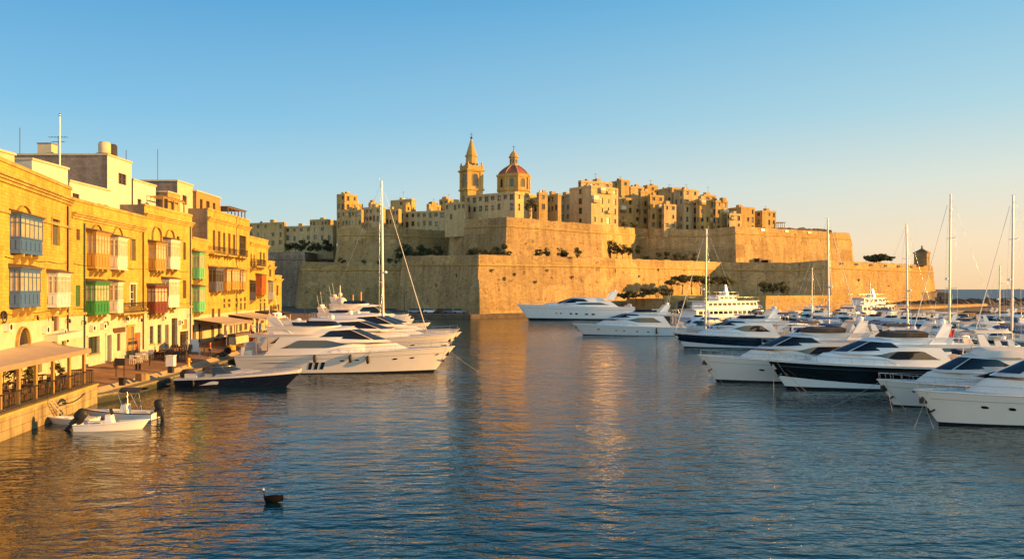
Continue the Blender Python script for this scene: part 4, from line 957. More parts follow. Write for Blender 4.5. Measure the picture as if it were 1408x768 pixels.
def row(fmt, us, Y, vb, h, rad, trunk, leaf, seed, group, flat=False, kind='tree', dY=0):
    for i, u in enumerate(us):
        lb = fmt % (seq[i] if i < len(us)-1 or len(us) < 3 else 'rightmost'); r = random.Random(seed+i*5); k = .8+.45*r.random(); yy = Y+dY*i
        if kind == 'tree': tree(lb, *at(u,vb,yy), h*k, rad*k, trunk*k, seed+i, leaf, flat=flat, group=group)
        else: bush(lb, *at(u,vb,yy), h*k, rad*k, seed+i, leaf, group)
row('%s umbrella pine of the row along the fort foot behind the white ship', (924,938,951,963,976,988,1000), 272, 403.5, 5.4, 3.2, 2.8, 1, 100, 'pines along the esplanade', True, dY=3)
row('%s round tree standing before the shaded right bastion wall', (1050,1063,1077), 288, 411, 5.2, 1.9, 2.2, 2, 140, 'trees before the right bastion')
row('%s dark tree on the left outwork terrace', (397,406,414,426,437,446,453), 346, 347, 4.4, 2.6, 1.0, 2, 160, 'trees on the left terrace')
row('%s dark shrub tree of the clump behind the sailing mast', (549,558,567,577,588,600), 306, 358, 5.4, 2.6, 1.0, 2, 180, 'trees between the bastions')
row('%s shrub along the lower parapet in front of the central bastion', (646,654,668,677,686,694), 258, 352, 3.4, 2.4, .3, 2, 200, 'shrubs on the lower parapet', kind='bush')
row('%s shrub on the parapet right of the central corner', (742,752,772,779,793), 257, 352, 2.4, 1.8, .3, 2, 220, 'shrubs right of the corner', kind='bush')
row('%s dark tree growing at the foot of the bright upper wall', (840,848,856,865,877), 296, 354, 4.8, 2.3, 1.4, 2, 240, 'trees at the upper wall foot')
row('%s low bush along the base of the shaded upper wall', (890,905,918,932,945,957), 329, 360, 3.2, 2.2, .3, 2, 260, 'bushes under the shaded wall', kind='bush')
row('%s bush at the lit bend of the upper parapet', (846,858,872), 328, 312, 2.6, 1.7, .3, 2, 275, 'bushes at the parapet bend', kind='bush')
row('%s dark bush on the upper parapet below the town', (908,921,937,948,958,977,992,1008), 356, 316, 3.2, 2.0, .3, 2, 280, 'bushes on the upper parapet', kind='bush')
row('%s low scrub clump on the rubble bank above the marina', (862,872,884,905,918), 255, 408, 2.6, 3.2, .3, 1, 300, 'scrub above the marina', kind='bush')
bush('wide rounded bush on top of the right bastion', *at(1206,358,354), 2.4, 5.5, 330, 1, None, 700); bush('smaller bush just left of the wide one on the right bastion', *at(1220,358,356), 1.8, 3.4, 331, 1)
row('%s tiny weed tuft on the shaded left lower wall', (470,500,520,536,545), 300, 361.5, 1.6, 1.4, .3, 2, 350, 'weeds on the left lower wall', kind='bush')
tree('single bare topped tree in the church forecourt', *at(729,297,283), 5.5, 2.4, 2.0, 370, 1)

# caper bushes rooted in the masonry of the lit lower walls
def on_wall(P0, P1, u, v, bat=.11):
    d = Vector((P1[0]-P0[0],P1[1]-P0[1])).normalized(); nx, ny = d.y, -d.x; k = (u-704)/FPX; m = (v-397)/FPX
    Y = (P0[0]*nx+P0[1]*ny-bat*EYE)/(k*nx+ny-bat*m); return k*Y, Y, EYE-m*Y
for i,(e,u,v) in enumerate(((4,676,372),(4,694,383),(4,708,377),(4,735,388),(4,752,371),(4,786,381),(5,846,372),(5,878,380),(5,905,371),(3,600,392),(3,628,378),(8,1180,385),(8,1222,392))):
    x,y,z = on_wall(low[e],low[e+1],u,v); bush('caper bush hanging from the %s, %s' % ({3:'shaded wall left of the sharp corner',4:'lit wall right of the sharp corner',5:'brightest lower wall stretch',8:'lit right bastion'}[e], ('first of its row','second of its row','third of its row','fourth of its row','fifth of its row','sixth of its row')[{3:i-9,4:i,5:i-6,8:i-11}[e]]), x,y-.1,z-.4,.9,.65,400+i,2,'caper bushes on the walls',90)
# ================================================================ boats
def pl(pts):
    def f(s):
        for (a,b),(c,d) in zip(pts,pts[1:]):
            if s <= c: return b+(d-b)*((s-a)/(c-a) if c > a else 0)
        return pts[-1][1]
    return f
def sm(pts):                                                           # smooth version of pl
    def f(s):
        for (a,b),(c,d) in zip(pts,pts[1:]):
            if s <= c:
                q = (s-a)/(c-a) if c > a else 0; q = q*q*(3-2*q); return b+(d-b)*q
        return pts[-1][1]
    return f
class Shell:
    """a hull or deckhouse lofted between two plan outlines (stern x, nose x, half beam, p, q)"""
    def __init__(s, base, top, z0, z1, flare=1.0, st=.06, n=18, xpow=1.0):
        s.b, s.t = base, top; s.z0 = z0 if callable(z0) else (lambda t: z0); s.z1 = z1 if callable(z1) else (lambda t: z1)
        s.fl, s.st, s.n, s.xp = flare, st, n, xpow; s.ts = [1-(1-i/n)**1.8 for i in range(n+1)]
    def ol(s, o, t):
        xs,xn,hb,p,q = o; return xs+(xn-xs)*t, hb*max(0,1-t**p)**q*(1-s.st*(1-t)**3)
    def raw(s, sd, t, h):
        a = s.ol(s.b,t); b = s.ol(s.t,t); g = h**s.fl
        return Vector((a[0]+(b[0]-a[0])*h**s.xp, sd*(a[1]+(b[1]-a[1])*g), s.z0(t)+(s.z1(t)-s.z0(t))*h))
    def pt(s, sd, t, h, off=0.0):
        p = s.raw(sd,t,h)
        if off:
            e = .01; t0, t1 = max(0,t-e), min(.9995,t+e); h0, h1 = max(0,h-e), min(1,h+e)
            n = (s.raw(sd,t1,h)-s.raw(sd,t0,h)).cross(s.raw(sd,t,h1)-s.raw(sd,t,h0))*sd
            if n.length > 1e-9:
                n.normalize(); n = -n if n.y*sd < -.2 else n
                if abs(n.y) < .2 and n.x < 0: n = -n
                p = p+n*off
        return p
    def mesh(s, mb, rows=(0,1), mats=None, cap=True, camber=0.0, capmat=0, stern=True, capdrop=0.0):
        mats = mats or [0]*(len(rows)-1)
        H = [[(r(t) if callable(r) else r) for t in s.ts] for r in rows]
        for sd in (1,-1):
            g = [[s.raw(sd,t,H[k][i]) for i, t in enumerate(s.ts)] for k in range(len(rows))]
            mb.grid(g, 0, True, sd > 0, lambda i,j: mats[i])
        if stern:
            for k in range(len(rows)-1):
                a,b = H[k][0],H[k+1][0]; mb.add([s.raw(1,0,a),s.raw(-1,0,a),s.raw(-1,0,b),s.raw(1,0,b)], [(0,1,2,3)], mats[k])
        if cap:
            C = []
            for t in s.ts:
                p = s.raw(1,t,1); C.append([(p.x, p.y*y, p.z+camber*(1-y*y)*min(1,p.y/max(.01,s.t[2])*1.5)-capdrop) for y in (-1,-.8,-.4,0,.4,.8,1)])
            mb.grid(C, capmat, True, True)
    def patch(s, mb, t0, t1, lo, hi, n=12, sides=(1,-1), off=.02, mi=0, rows=4):
        lo = lo if callable(lo) else (lambda q, v=lo: v); hi = hi if callable(hi) else (lambda q, v=hi: v)
        for sd in sides:
            g = []
            for k in range(rows+1):
                r = []
                for i in range(n+1):
                    q = i/n; t = t0+(t1-t0)*q; a, b = lo(q), hi(q); r.append(s.pt(sd, min(t,.9995), a+(b-a)*k/rows, off))
                g.append(r)
            mb.grid(g, mi, True, sd > 0)
    def porthole(s, mb, t, h, rx, rz, sides=(1,-1), off=.03, mi=0):
        dx = (s.raw(1,t+.01,h)-s.raw(1,t-.01,h)).length/.02; dz = (s.raw(1,t,min(1,h+.02))-s.raw(1,t,h-.02)).length/.04
        for sd in sides:
            n = 12; vs = [s.pt(sd, t+rx/dx*math.copysign(abs(math.cos(a))**.8,math.cos(a)), h+rz/dz*math.copysign(abs(math.sin(a))**.8,math.sin(a)), off) for a in [2*math.pi*i/n for i in range(n)]]
            f = tuple(range(n)); mb.add(vs, [f if sd < 0 else tuple(reversed(f))], mi)
def rail_on(root, hull, t0, t1, h, n, inset_=.12, mat=STEEL, name='bow_rail', r=.018, close=True, mid=False):
    mb = MB(); L = {1:[],-1:[]}
    for sd in (1,-1):
        for i in range(n+1):
            t = t0+(t1-t0)*i/n; p = hull.raw(sd,min(t,.985),1); p.y -= sd*min(inset_,abs(p.y)*.5)
            hh = h*min(1,(i+.35)/1.3); q = p+Vector((.06,0,hh)); L[sd].append(q)
            mb.tube([p,q], r*.8, 4)
        mb.tube(L[sd], r, 5)
        if mid: mb.tube([v-Vector((0,0,h*.45)) for v in L[sd][1:]], r*.7, 4)
    if close: mb.tube([L[1][-1],L[-1][-1]], r, 5)
    return mb.build(name, mat, root)
def seats(root, x0, x1, y, z, mat=CANVASW):
    mb = MB()
    for sd in (1,-1):
        mb.box(x0,sd*y-.3,z,x1,sd*y+.3,z+.42); mb.box(x0,sd*(y+.26)-.08,z+.42,x1,sd*(y+.26)+.08,z+.8)
    mb.box(x0-.02,-.5,z,x0+.6,.5,z+.45)
    return mb.build('seat', mat, root)
def place(root, bow_xy, L, hd): 
    c, s = math.cos(hd), math.sin(hd); root.location = (bow_xy[0]-L*c, bow_xy[1]-L*s, 0); root.rotation_euler = (0,0,hd)
BOOT = plain('black_boot_stripe', (.010,.010,.012), .3, var=.2)
def hull_of(L, hb, s0, s1, pq=(2.6,.75), rake=.115, z0=-.4, n=24, flare=1.25, pw=1.6, hbw=.9, p2=None):
    return Shell((0,L*(1-rake),hb*hbw,pq[0]*.8,pq[1]+.12), (-.02*L,L,hb,p2 or pq[0],pq[1]), z0, lambda t: s0+(s1-s0)*t**pw, flare, n=n)
def yacht(label, L, bow, hd, hull='white', zk=1.0, hb=None, name='motor_yacht', cat='yacht', s0=1.8, s1=2.65, arch=True, fly=True, body=None, portx=None, rail=True, style='fly', group=None, dome=True, trim=None, engine_vents=False, glass=TINT, cover=None, flag=False, roof_z=4.7, ws0=.30):
    k = L/23.0; hb = hb or .9+.082*L; body = body or GEL
    root = thing(name, label, cat, group=group); place(root, bow, L, hd)
    H = hull_of(L, hb, s0, s1); rows = [0,.215,.225,.35,.5,.72,.90,.97,1]
    if hull == 'white': ms = [1,0,0,0,0,0,0,0]; mats = [body, BOOT, body]
    elif hull == 'dark':     # dark topsides over a white bottom that climbs towards the bow
        line = lambda t: .30+.22*t**2.2
        rows = [0,.215,line,lambda t: line(t)+(.93-line(t))*.35,lambda t: line(t)+(.93-line(t))*.7,.93,.97,1]; ms = [1,0,2,2,2,0,0]; mats = [body, BOOT, trim or NAVY]
    mb = MB(); H.mesh(mb, rows, ms, cap=False); mb.build('hull', mats, root)
    mb = MB()
    C = []
    for t in H.ts:
        p = H.raw(1,t,1); C.append([(p.x, p.y*y*.985, p.z-.05+.12*(1-y*y)*min(1,p.y/hb*1.5)) for y in (-1,-.8,-.4,0,.4,.8,1)])
    mb.grid(C, 0, True, True); mb.build('deck', DECK if style != 'teak' else TEAK, root)
    mb = MB()
    for sd in (1,-1): mb.tube([H.raw(sd,t,1) for t in H.ts], .055, 5); 
    mb.build('toe_rail', body, root)
    mb = MB(); H.patch(mb, .02, .97, .80, .812 if hull == 'white' else .825, 24, off=.018); mb.build('rubbing_strake', STEEL if hull == 'dark' else GREYH, root)
    z = lambda v: v*zk
    # swim platform
    mb = MB(); mb.box(-.055*L,-hb*.82,.25,.0,hb*.82,.40); mb.build('swim_platform', TEAK, root)
    sh = lambda t: H.z1(t)
    # coachroof on the foredeck
    T0 = Shell((.30*L,.83*L,hb*.70,2.6,.7),(.30*L,.72*L,hb*.55,2.6,.7), s0+.1, lambda t: s0+.95+.2*t, n=16)
    mb = MB(); T0.mesh(mb,(0,.5,1),camber=.12); mb.build('coachroof', body, root)
    # main deckhouse with almond side windows
    T1 = Shell((.11*L,.67*L,hb*.86,5,.6),(.19*L,.58*L,hb*.81,4,.6), s0-.1, z(3.72), n=20, st=0)
    mb = MB(); T1.mesh(mb,(0,.35,.7,1),camber=.1); dh = mb.build('deckhouse', body, root)
    for sd in (1,-1): mb = MB(); T1.patch(mb, .10, .80, sm([(0,.44),(.6,.45),(1,.62)]), sm([(0,.45),(.22,.84),(.6,.84),(1,.63)]), 22, (sd,), off=.025); mb.build('side_window', glass, dh)
    # wheelhouse with raked windscreen
    T2 = Shell((.22*L,.70*L,hb*.77,4,.62),(.26*L,.53*L,hb*.60,4,.62), z(3.15), z(roof_z-.18), n=20, st=0)
    mb = MB(); T2.mesh(mb,(0,.3,.6,1),camber=.24); wh = mb.build('wheelhouse', body, root)
    for sd in (1,-1): mb = MB(); T2.patch(mb, ws0, .87, sm([(0,.38),(1,.20)]), sm([(0,.40),(.5,.86),(1,.90)]), 20, (sd,), off=.03); mb.build('side_window', glass, wh)
    mb = MB(); T2.patch(mb, .89, 1.0, .16, .92, 10, off=.03); mb.build('windscreen', glass if glass != TINT else TINTB, wh)
    mb = MB()
    for yy in (-.5,.5): 
        p = T2.pt(1,.97,.12,.05); q = T2.pt(1,.985,.8,.06); mb.tube([(p.x,p.y*yy*.6,p.z),(q.x,q.y*yy*.2,q.z)],.015,4)
    mb.build('wiper', RUBBER, wh)
    if fly:
        F = Shell((.045*L,.45*L,hb*.80,6,.5),(.04*L,.46*L,hb*.84,6,.5), z(3.70), z(4.02), n=14, st=0)
        mb = MB(); F.mesh(mb,(0,.5,1),camber=.02); mb.add([F.raw(sd,t,0) for sd in (1,) for t in F.ts]+[F.raw(-1,t,0) for t in F.ts], [(i,i+1,len(F.ts)+i+1,len(F.ts)+i) for i in range(len(F.ts)-1)]); mb.build('flybridge_deck', body, root)
        G = Shell((.13*L,.47*L,hb*.70,4,.6),(.12*L,.455*L,hb*.74,4,.6), z(3.98), z(roof_z+.12), n=16, st=0)
        mb = MB(); G.mesh(mb,(0,.5,1),cap=True,capdrop=.35); fb = mb.build('flybridge', body, root)
        mb = MB(); W = Shell((.25*L,.455*L,hb*.73,4,.6),(.24*L,.43*L,hb*.68,4,.6), z(roof_z+.12), z(roof_z+.50), n=14, st=0); W.mesh(mb,(0,1),cap=False,stern=False); mb.build('flybridge_windscreen', cover or TINT, fb)
        if cover: 
            mb = MB(); W.mesh(mb,(0,.6,1),camber=.15,stern=True); mb.build('canvas_cover', cover, fb)
        else: seats(fb, .17*L, .27*L, hb*.42, z(roof_z-.22))
        mb = MB()
        for sd in (1,-1):
            pts = [(.05*L,sd*hb*.78,z(4.02)),(.05*L,sd*hb*.78,z(4.75)),(.13*L,sd*hb*.76,z(4.80))]; mb.tube(pts,.022,5)
            for q in (.075,.10): mb.tube([(q*L,sd*hb*.78,z(4.02)),(q*L,sd*hb*.77,z(4.77))],.018,4)
        mb.tube([(.05*L,-hb*.78,z(4.75)),(.05*L,hb*.78,z(4.75))],.022,5); mb.build('flybridge_rail', STEEL, fb)
        mb = MB()
        for sd in (1,-1): mb.tube([(.075*L,sd*hb*.7,s0-.1),(.075*L,sd*hb*.72,z(3.7))],.05,6)
        mb.build('overhang_post', STEEL, root)
    if arch:
        mb = MB(); zb = z(4.0); zt = z(5.75)
        for sd in (1,-1):
            y0, y1 = hb*.74, hb*.62
            pr = [(.16*L,zb,y0),(.245*L,zb,y0),(.215*L,zb+.55,y0-.03),(.175*L,zt-.1,y1),(.165*L,zt,y1),(.12*L,zt,y1),(.125*L,zt-.25,y1)]
            n = len(pr); t = .12
            mb.add([(x,sd*(y),q) for x,q,y in pr]+[(x,sd*(y-t),q) for x,q,y in pr], [tuple(range(n)),tuple(reversed(range(n,2*n)))]+[(i,n+i,n+(i+1)%n,(i+1)%n) for i in range(n)])
        mb.box(.122*L,-hb*.62+.01,zt-.16,.168*L,hb*.62-.01,zt+.02); ar = mb.build('radar_arch', body, root)
        mb = MB(); 
        if dome: mb.lathe([(.28,.02),(.36,.12),(.36,.28),(.24,.42),(0,.47)],(.145*L,hb*.25,zt),12)
        mb.lathe([(.07,.02),(.07,.3)],(.145*L,-hb*.2,zt),8); mb.box(.145*L-.08,-hb*.2-.75,zt+.3,.145*L+.08,-hb*.2+.75,zt+.4); mb.build('radar', GEL, ar)
        mb = MB()
        for yy, hh in ((-.5,1.9),(.55,2.5)): mb.tube([(.135*L,hb*yy,zt),(.115*L,hb*yy,zt+hh)],.018,4)
        mb.build('whip_aerial', GEL, ar)
    else:
        mb = MB(); mb.lathe([(.28,.0),(.36,.12),(.36,.28),(.24,.42),(0,.47)],(.36*L,0,z(roof_z)+.02),12); mb.build('radar', GEL, wh)
    if rail: rail_on(root, H, .42, .99, .5, 11, mid=False)
    for t, h, rx, rz in (portx or [(.55,.60,.22,.10),(.63,.61,.22,.10),(.76,.64,.22,.10),(.82,.65,.22,.10)]):
        for sd in (1,-1): mb = MB(); H.porthole(mb, t, h, rx, rz, (sd,)); mb.build('porthole', TINT, root)
    if engine_vents:
        for t in (.352,.381,.410):
            mb = MB(); H.patch(mb, t, t+.017, .36, .66, 3, off=.02); mb.build('hull_window', TINT, root)
        mb = MB(); H.patch(mb, .08, .30, sm([(0,.66),(.5,.64),(1,.66)]), sm([(0,.665),(.4,.70),(1,.665)]), 14, off=.02); mb.build('hull_vent', GREYH, root)
    mb = MB(); p = H.raw(1,.985,.86); mb.box(p.x-.25,-.16,p.z-.5,p.x+.10,.16,p.z-.05); mb.tube([(p.x-.1,0,p.z-.2),(p.x-.5,0,p.z-1.0)],.05,5); mb.tube([(p.x-.62,-.35,p.z-.85),(p.x-.45,0,p.z-1.1),(p.x-.62,.35,p.z-.85)],.06,5); mb.build('anchor', STEEL if hull == 'dark' else IRON, root)
    if flag:
        mb = MB(); mb.tube([(-.01*L,0,s0),(-.05*L,0,s0+1.6)],.02,5); mb.add([(-.03*L,0,s0+.9),(-.05*L,.05,s0+1.55),(-.10*L,.15,s0+1.3),(-.085*L,-.05,s0+.6)],[(0,1,2,3),(3,2,1,0)],1); mb.build('ensign', [STEEL,REDP], root)
    # cockpit furniture
    mb = MB(); mb.box(.02*L,-hb*.6,s0-.05,.05*L,hb*.6,s0+.5); mb.box(.005*L,-hb*.75,s0-.05,.02*L,hb*.75,s0+.85); mb.build('cockpit_seat', CANVASW, root)
    root['hullobj'] = 0; del root['hullobj']
    return root, H
def fender(label, root, H, t, sd, h0, ln=.75, r=.16, group=None):
    bpy.context.view_layer.update()
    p = root.matrix_world @ H.pt(sd,t,h0,r+.02); q = root.matrix_world @ H.pt(sd,t,1.0,.02)
    f = thing('fender', label, 'fender', p, 0, group)
    mb = MB(); mb.lathe([(.03,ln/2),(r*.55,ln/2-.05),(r,ln/2-.2),(r,-ln/2+.2),(r*.6,-ln/2+.05),(.02,-ln/2)],(0,0,0),10); mb.build('body', RUBBER, f)
    mb = MB(); d = Vector(q)-Vector(p); mb.tube([(0,0,ln/2),(d.x,d.y,d.z)],.02,4); mb.build('cord', ROPE, f)
def line(label, p, q, sag=.3, r=.018, group=None, mat=ROPE):
    p, q = Vector(p), Vector(q); o = thing('mooring_line', label, 'rope', p, 0, group); n = 8; mb = MB()
    mb.tube([(q-p)*(i/n)-Vector((0,0,sag*4*(i/n)*(1-i/n))) for i in range(n+1)], r, 4, 0)
    mb.build('rope', mat, o)
def cruiser(label, L, bow, hd, hullm=GEL, canopy=None, kind='fly', group=None, cat='motorboat', name='motorboat', n=10, stripe=None):
    """smaller background boat: fly, open, hard"""
    root = thing(name, label, cat, group=group); place(root, bow, L, hd); hb = .55+.105*L; s0, s1 = .55+.055*L, .75+.10*L
    H = hull_of(L, hb, s0, s1, n=n, z0=-.3); mb = MB(); H.mesh(mb,(0,.22,.5,.86,1),[1,0,0,2],cap=False); mb.build('hull', [hullm,BOOT,stripe or GEL], root)
    mb = MB(); H.mesh(mb,(.985,1),cap=True,camber=.1,stern=False); mb.build('deck', DECK, root)
    if kind == 'open':
        T = Shell((.34*L,.80*L,hb*.62,2.4,.7),(.40*L,.66*L,hb*.5,2.4,.7), s0, s0+.5+.02*L, n=n); mb = MB(); T.mesh(mb,(0,1),camber=.1); mb.build('cabin', GEL, root)
        W = Shell((.34*L,.60*L,hb*.66,3,.6),(.30*L,.50*L,hb*.55,3,.6), s0+.4, s0+1.2, n=n); mb = MB(); W.mesh(mb,(0,1),cap=False,stern=False); mb.build('windscreen', TINTB, root)
        if canopy:
            K = Shell((.05*L,.44*L,hb*.72,5,.5),(.06*L,.40*L,hb*.66,5,.5), s0+1.55, s0+1.75, n=n); mb = MB(); K.mesh(mb,(0,1),camber=.18); mb.build('canopy', canopy, root)
            mb = MB(); 
            for x in (.08,.36):
                for sd in (1,-1): mb.tube([(x*L,sd*hb*.8,s0),(x*L,sd*hb*.66,s0+1.6)],.025,4)
            mb.build('canopy_frame', STEEL, root)
        mb = MB(); mb.box(.08*L,-hb*.6,s0-.02,.14*L,hb*.6,s0+.5); mb.build('seat', CANVASW, root)
    else:
        z1 = s0+1.35; T = Shell((.10*L,.74*L,hb*.82,3.4,.65),(.16*L,.55*L,hb*.66,4,.6), s0-.05, z1, n=n+4); mb = MB(); T.mesh(mb,(0,.5,1),camber=.15); cb = mb.build('cabin', GEL, root)
        for sd in (1,-1): mb = MB(); T.patch(mb,.12,.80,sm([(0,.42),(.7,.42),(1,.6)]),sm([(0,.43),(.25,.86),(.7,.86),(1,.64)]),10,(sd,),off=.03); mb.build('side_window', TINT, cb)
        mb = MB(); T.patch(mb,.85,1,.42,.9,6,off=.03); mb.build('windscreen', TINTB, cb)
        if kind == 'fly':
            G = Shell((.06*L,.52*L,hb*.74,4,.6),(.05*L,.48*L,hb*.72,4,.6), z1-.02, z1+.55, n=n); mb = MB(); G.mesh(mb,(0,1),capdrop=.25); mb.build('flybridge', GEL, root)
            mb = MB(); W = Shell((.28*L,.47*L,hb*.7,4,.6),(.25*L,.42*L,hb*.62,4,.6), z1+.55, z1+.9, n=n); W.mesh(mb,(0,1),cap=False,stern=False); mb.build('flybridge_windscreen', TINT, root)
            mb = MB()
            for sd in (1,-1):
                pr = [(.12*L,z1+.4),(.2*L,z1+.4),(.14*L,z1+1.6),(.09*L,z1+1.6)]; mb.add([(x,sd*hb*.7,q) for x,q in pr]+[(x,sd*(hb*.7-.1),q) for x,q in pr],[(0,1,2,3),(7,6,5,4)]+[(i,4+i,4+(i+1)%4,(i+1)%4) for i in range(4)])
            mb.box(.095*L,-hb*.7+.01,z1+1.48,.138*L,hb*.7-.01,z1+1.62); mb.lathe([(.2,.0),(.26,.12),(.2,.3),(0,.36)],(.115*L,0,z1+1.62),10); mb.build('radar_arch', GEL, root)
        if canopy:
            zz = z1+(1.75 if kind == 'fly' else .45); K = Shell((.08*L,.42*L,hb*.70,5,.5),(.09*L,.40*L,hb*.66,5,.5), zz, zz+.12, n=n); mb = MB(); K.mesh(mb,(0,1),camber=.14); mb.build('canopy', canopy, root)
            mb = MB()
            for x in (.10,.38):
                for sd in (1,-1): mb.tube([(x*L,sd*hb*.66,z1-.1),(x*L,sd*hb*.66,zz+.02)],.025,4)
            mb.build('canopy_frame', STEEL, root)
    rail_on(root, H, .5, .99, .5, 5)
    return root
def sailboat(label, L, mast_xy, hd, hm, hullm=GEL, cover=CANVASW, mr=.11, spread=2, name='sailing_yacht', n=14, group=None, furl=True, lean=1.0):
    hb = .5+.11*L; s0, s1 = .75+.02*L, .85+.045*L; c, s = math.cos(hd), math.sin(hd); mx = .58*L
    root = thing(name, label, 'sailing yacht', group=group); root.location = (mast_xy[0]-mx*c, mast_xy[1]-mx*s, 0); root.rotation_euler = (0,0,hd)
    H = Shell((.06*L,.90*L,hb*.72,2.2,.85),(0,L,hb,2.4,.8),-.3,lambda t: s0+(s1-s0)*t**1.4+.12*(1-t)**2,1.1,st=.25,n=n)
    mb = MB(); H.mesh(mb,(0,.22,.55,.84,.9,1),[1,0,0,2,0],cap=False); mb.build('hull',[hullm,BOOT,BLUEH if hullm == GEL else GEL],root)
    mb = MB(); H.mesh(mb,(.985,1),cap=True,camber=.08,stern=False); mb.build('deck', TEAK, root)
    T = Shell((.30*L,.70*L,hb*.55,3,.7),(.33*L,.66*L,hb*.45,3,.7),s0,s0+.55,n=n); mb = MB(); T.mesh(mb,(0,1),camber=.08); cb = mb.build('cabin',GEL,root)
    for sd in (1,-1): mb = MB(); T.patch(mb,.1,.75,.35,.75,8,(sd,),off=.02); mb.build('side_window',TINT,cb)
    mb = MB(); mb.tube([(mx,0,s0),(mx-.01*hm,0,hm)], mr, 8, r1=mr*.75); mb.box(mx-.4-.01*hm,-.03,hm+.02,mx+.3-.01*hm,.03,hm+.06); mb.tube([(mx-.01*hm-.3,0,hm+.02),(mx-.01*hm-.3,0,hm+.5)],.02,4); ms = mb.build('mast', ALU, root)
    mb = MB()
    for q in range(spread):
        z = s0+(hm-s0)*(.36+.34*q if spread == 2 else .5); mb.tube([(mx-.3,-hb*.75*(1-.25*q),z+.1),(mx,0,z),(mx-.3,hb*.75*(1-.25*q),z+.1)],.035,5)
    mb.build('spreader', ALU, ms)
    mb = MB(); mb.tube([(mx-.1,0,s0+1.35),(.14*L,0,s0+1.25)],.085,6); mb.build('boom', ALU, ms)
    mb = MB(); mb.tube([(mx-.3,0,s0+1.62),(mx-.18*L,0,s0+1.56),(.16*L,0,s0+1.42)],.26,8,r1=.14); mb.build('sail_cover', cover, ms)
    mb = MB(); top = (mx-.0098*hm,0,hm-.15); r = .016
    mb.tube([top,(.0+.01*L,0,s0+.1)],r,4)
    for sd in (1,-1):
        z1, z2 = s0+(hm-s0)*.36, s0+(hm-s0)*.70
        mb.tube([(mx-.25,sd*hb*.92,s0),(mx-.3,sd*hb*.75,z1+.1),(mx-.3,sd*hb*.56,z2+.1),top],r,4); mb.tube([(mx-.5,sd*hb*.9,s0),(mx,0,z1)],r,4)
    mb.build('rigging', STEEL, ms)
    if furl:
        mb = MB(); mb.tube([(.965*L,0,s1+.25),(mx+.25,0,hm*.93)],.075,6,r1=.03); mb.build('furled_jib', CANVASW, ms)
    else:
        mb = MB(); mb.tube([(.97*L,0,s1),top],r,4); mb.build('forestay', STEEL, ms)
    mb = MB(); mb.lathe([(.2,.0),(.26,.1),(.26,.22),(.1,.34),(0,.36)],(mx+.35,0,s0+(hm-s0)*.42),8); mb.build('radar',GEL,ms)
    # sprayhood and stern gear
    K = Shell((.22*L,.36*L,hb*.52,3,.6),(.22*L,.32*L,hb*.44,3,.6),s0+.45,s0+1.15,n=8); mb = MB(); K.mesh(mb,(0,1),camber=.2,stern=False); mb.build('sprayhood', cover, root)
    rail_on(root,H,.02,.99,.55,9,r=.014,mid=True,name='guard_rail')
    return root
def outboard(parent, x, z, k=1.0, tilt=0.0, mat=RUBBER):
    M = Matrix.Translation((x,0,z)) @ Matrix.Rotation(tilt,4,'Y')
    mb = MB(); mb.lathe([(.12,.10),(.20,.13),(.235,.24),(.225,.52),(.17,.66),(0,.70)],(-.22,0,0),10,0,True,Matrix.Scale(k,4),0,1.2,.8); mb.box(-.34*k,-.14*k,-.25*k,-.10*k,.14*k,.25*k); mb.box(-.30*k,-.06*k,-.85*k,-.14*k,.06*k,-.2*k); mb.box(-.42*k,-.05*k,-.98*k,-.06*k,.05*k,-.82*k); mb.box(-.12*k,-.16*k,-.1*k,.06*k,.16*k,.2*k)
    for q in range(len(mb.v)): mb.v[q] = tuple(M @ Vector(mb.v[q]))
    o = mb.build('outboard_motor', mat, parent)
    m2 = MB()
    for q in range(3):
        a = q*2.1; m2.add([M @ Vector(p) for p in ((-.46*k,0,-.9*k),(-.5*k,.05*k*math.cos(a)-.12*k*math.sin(a),-.9*k+.12*k*math.cos(a)),(-.44*k,-.05*k*math.cos(a)-.12*k*math.sin(a),-.9*k+.12*k*math.cos(a)))],[(0,1,2),(2,1,0)])
    m2.build('propeller', STEEL, o); m3 = MB(); m3.cbox((0,0,0),(.3*k,.03,.12*k)); 
    return o
# ================================================================ left side boats
ypx = lambda v: YW(v)
def bowat(u, Y): return (PX(u,Y), Y)
# large white flybridge yacht in the middle of the left quay
Y = 83.0; L5, H5 = yacht('large white flybridge yacht with three black hull windows at the left quay', 21.6, bowat(625,Y), 0.0, body=GELC, engine_vents=True, s0=1.85, s1=2.65, group=None, roof_z=4.72,
   portx=[(.505,.70,.24,.08),(.575,.70,.24,.08),(.755,.68,.24,.10),(.835,.69,.22,.10),(.945,.76,.2,.08)])
for t, h0, lb in ((.375,.84,'black fender hanging above the three black hull windows of the white yacht'),(.54,.80,'black fender between the pair of slim portholes amidships on the white yacht'),(.625,.72,'black fender hanging lowest and nearest the bow of the white yacht')):
    fender(lb, L5, H5, t, -1, h0, .85, .17, 'fenders on the white yacht')
yacht('white yacht showing only its dark wheelhouse glass behind the large white yacht', 16.0, (-14.2,91.5), 0.0, body=GELC, s0=1.7, s1=2.3, zk=1.0, roof_z=4.8, fly=False, arch=False)
yacht('cream yacht whose bow glows yellow in the sun', 24.5, bowat(627,100.5), -.02, body=GELC, s0=2.0, s1=3.0, zk=1.08, roof_z=4.5, fly=False, arch=False)
yacht('cream low coupe yacht with dark rounded windscreen behind the yellow bowed one', 24, bowat(634,111), 0.0, body=GELC, s0=1.9, s1=2.6, zk=1.1, fly=False, arch=False, roof_z=4.7)
yacht('cream yacht with low wheelhouse fourth from the front on the left quay', 24, bowat(632,121), 0.0, body=GELC, s0=1.9, s1=2.6, zk=1.05, roof_z=4.6, fly=False, arch=False)
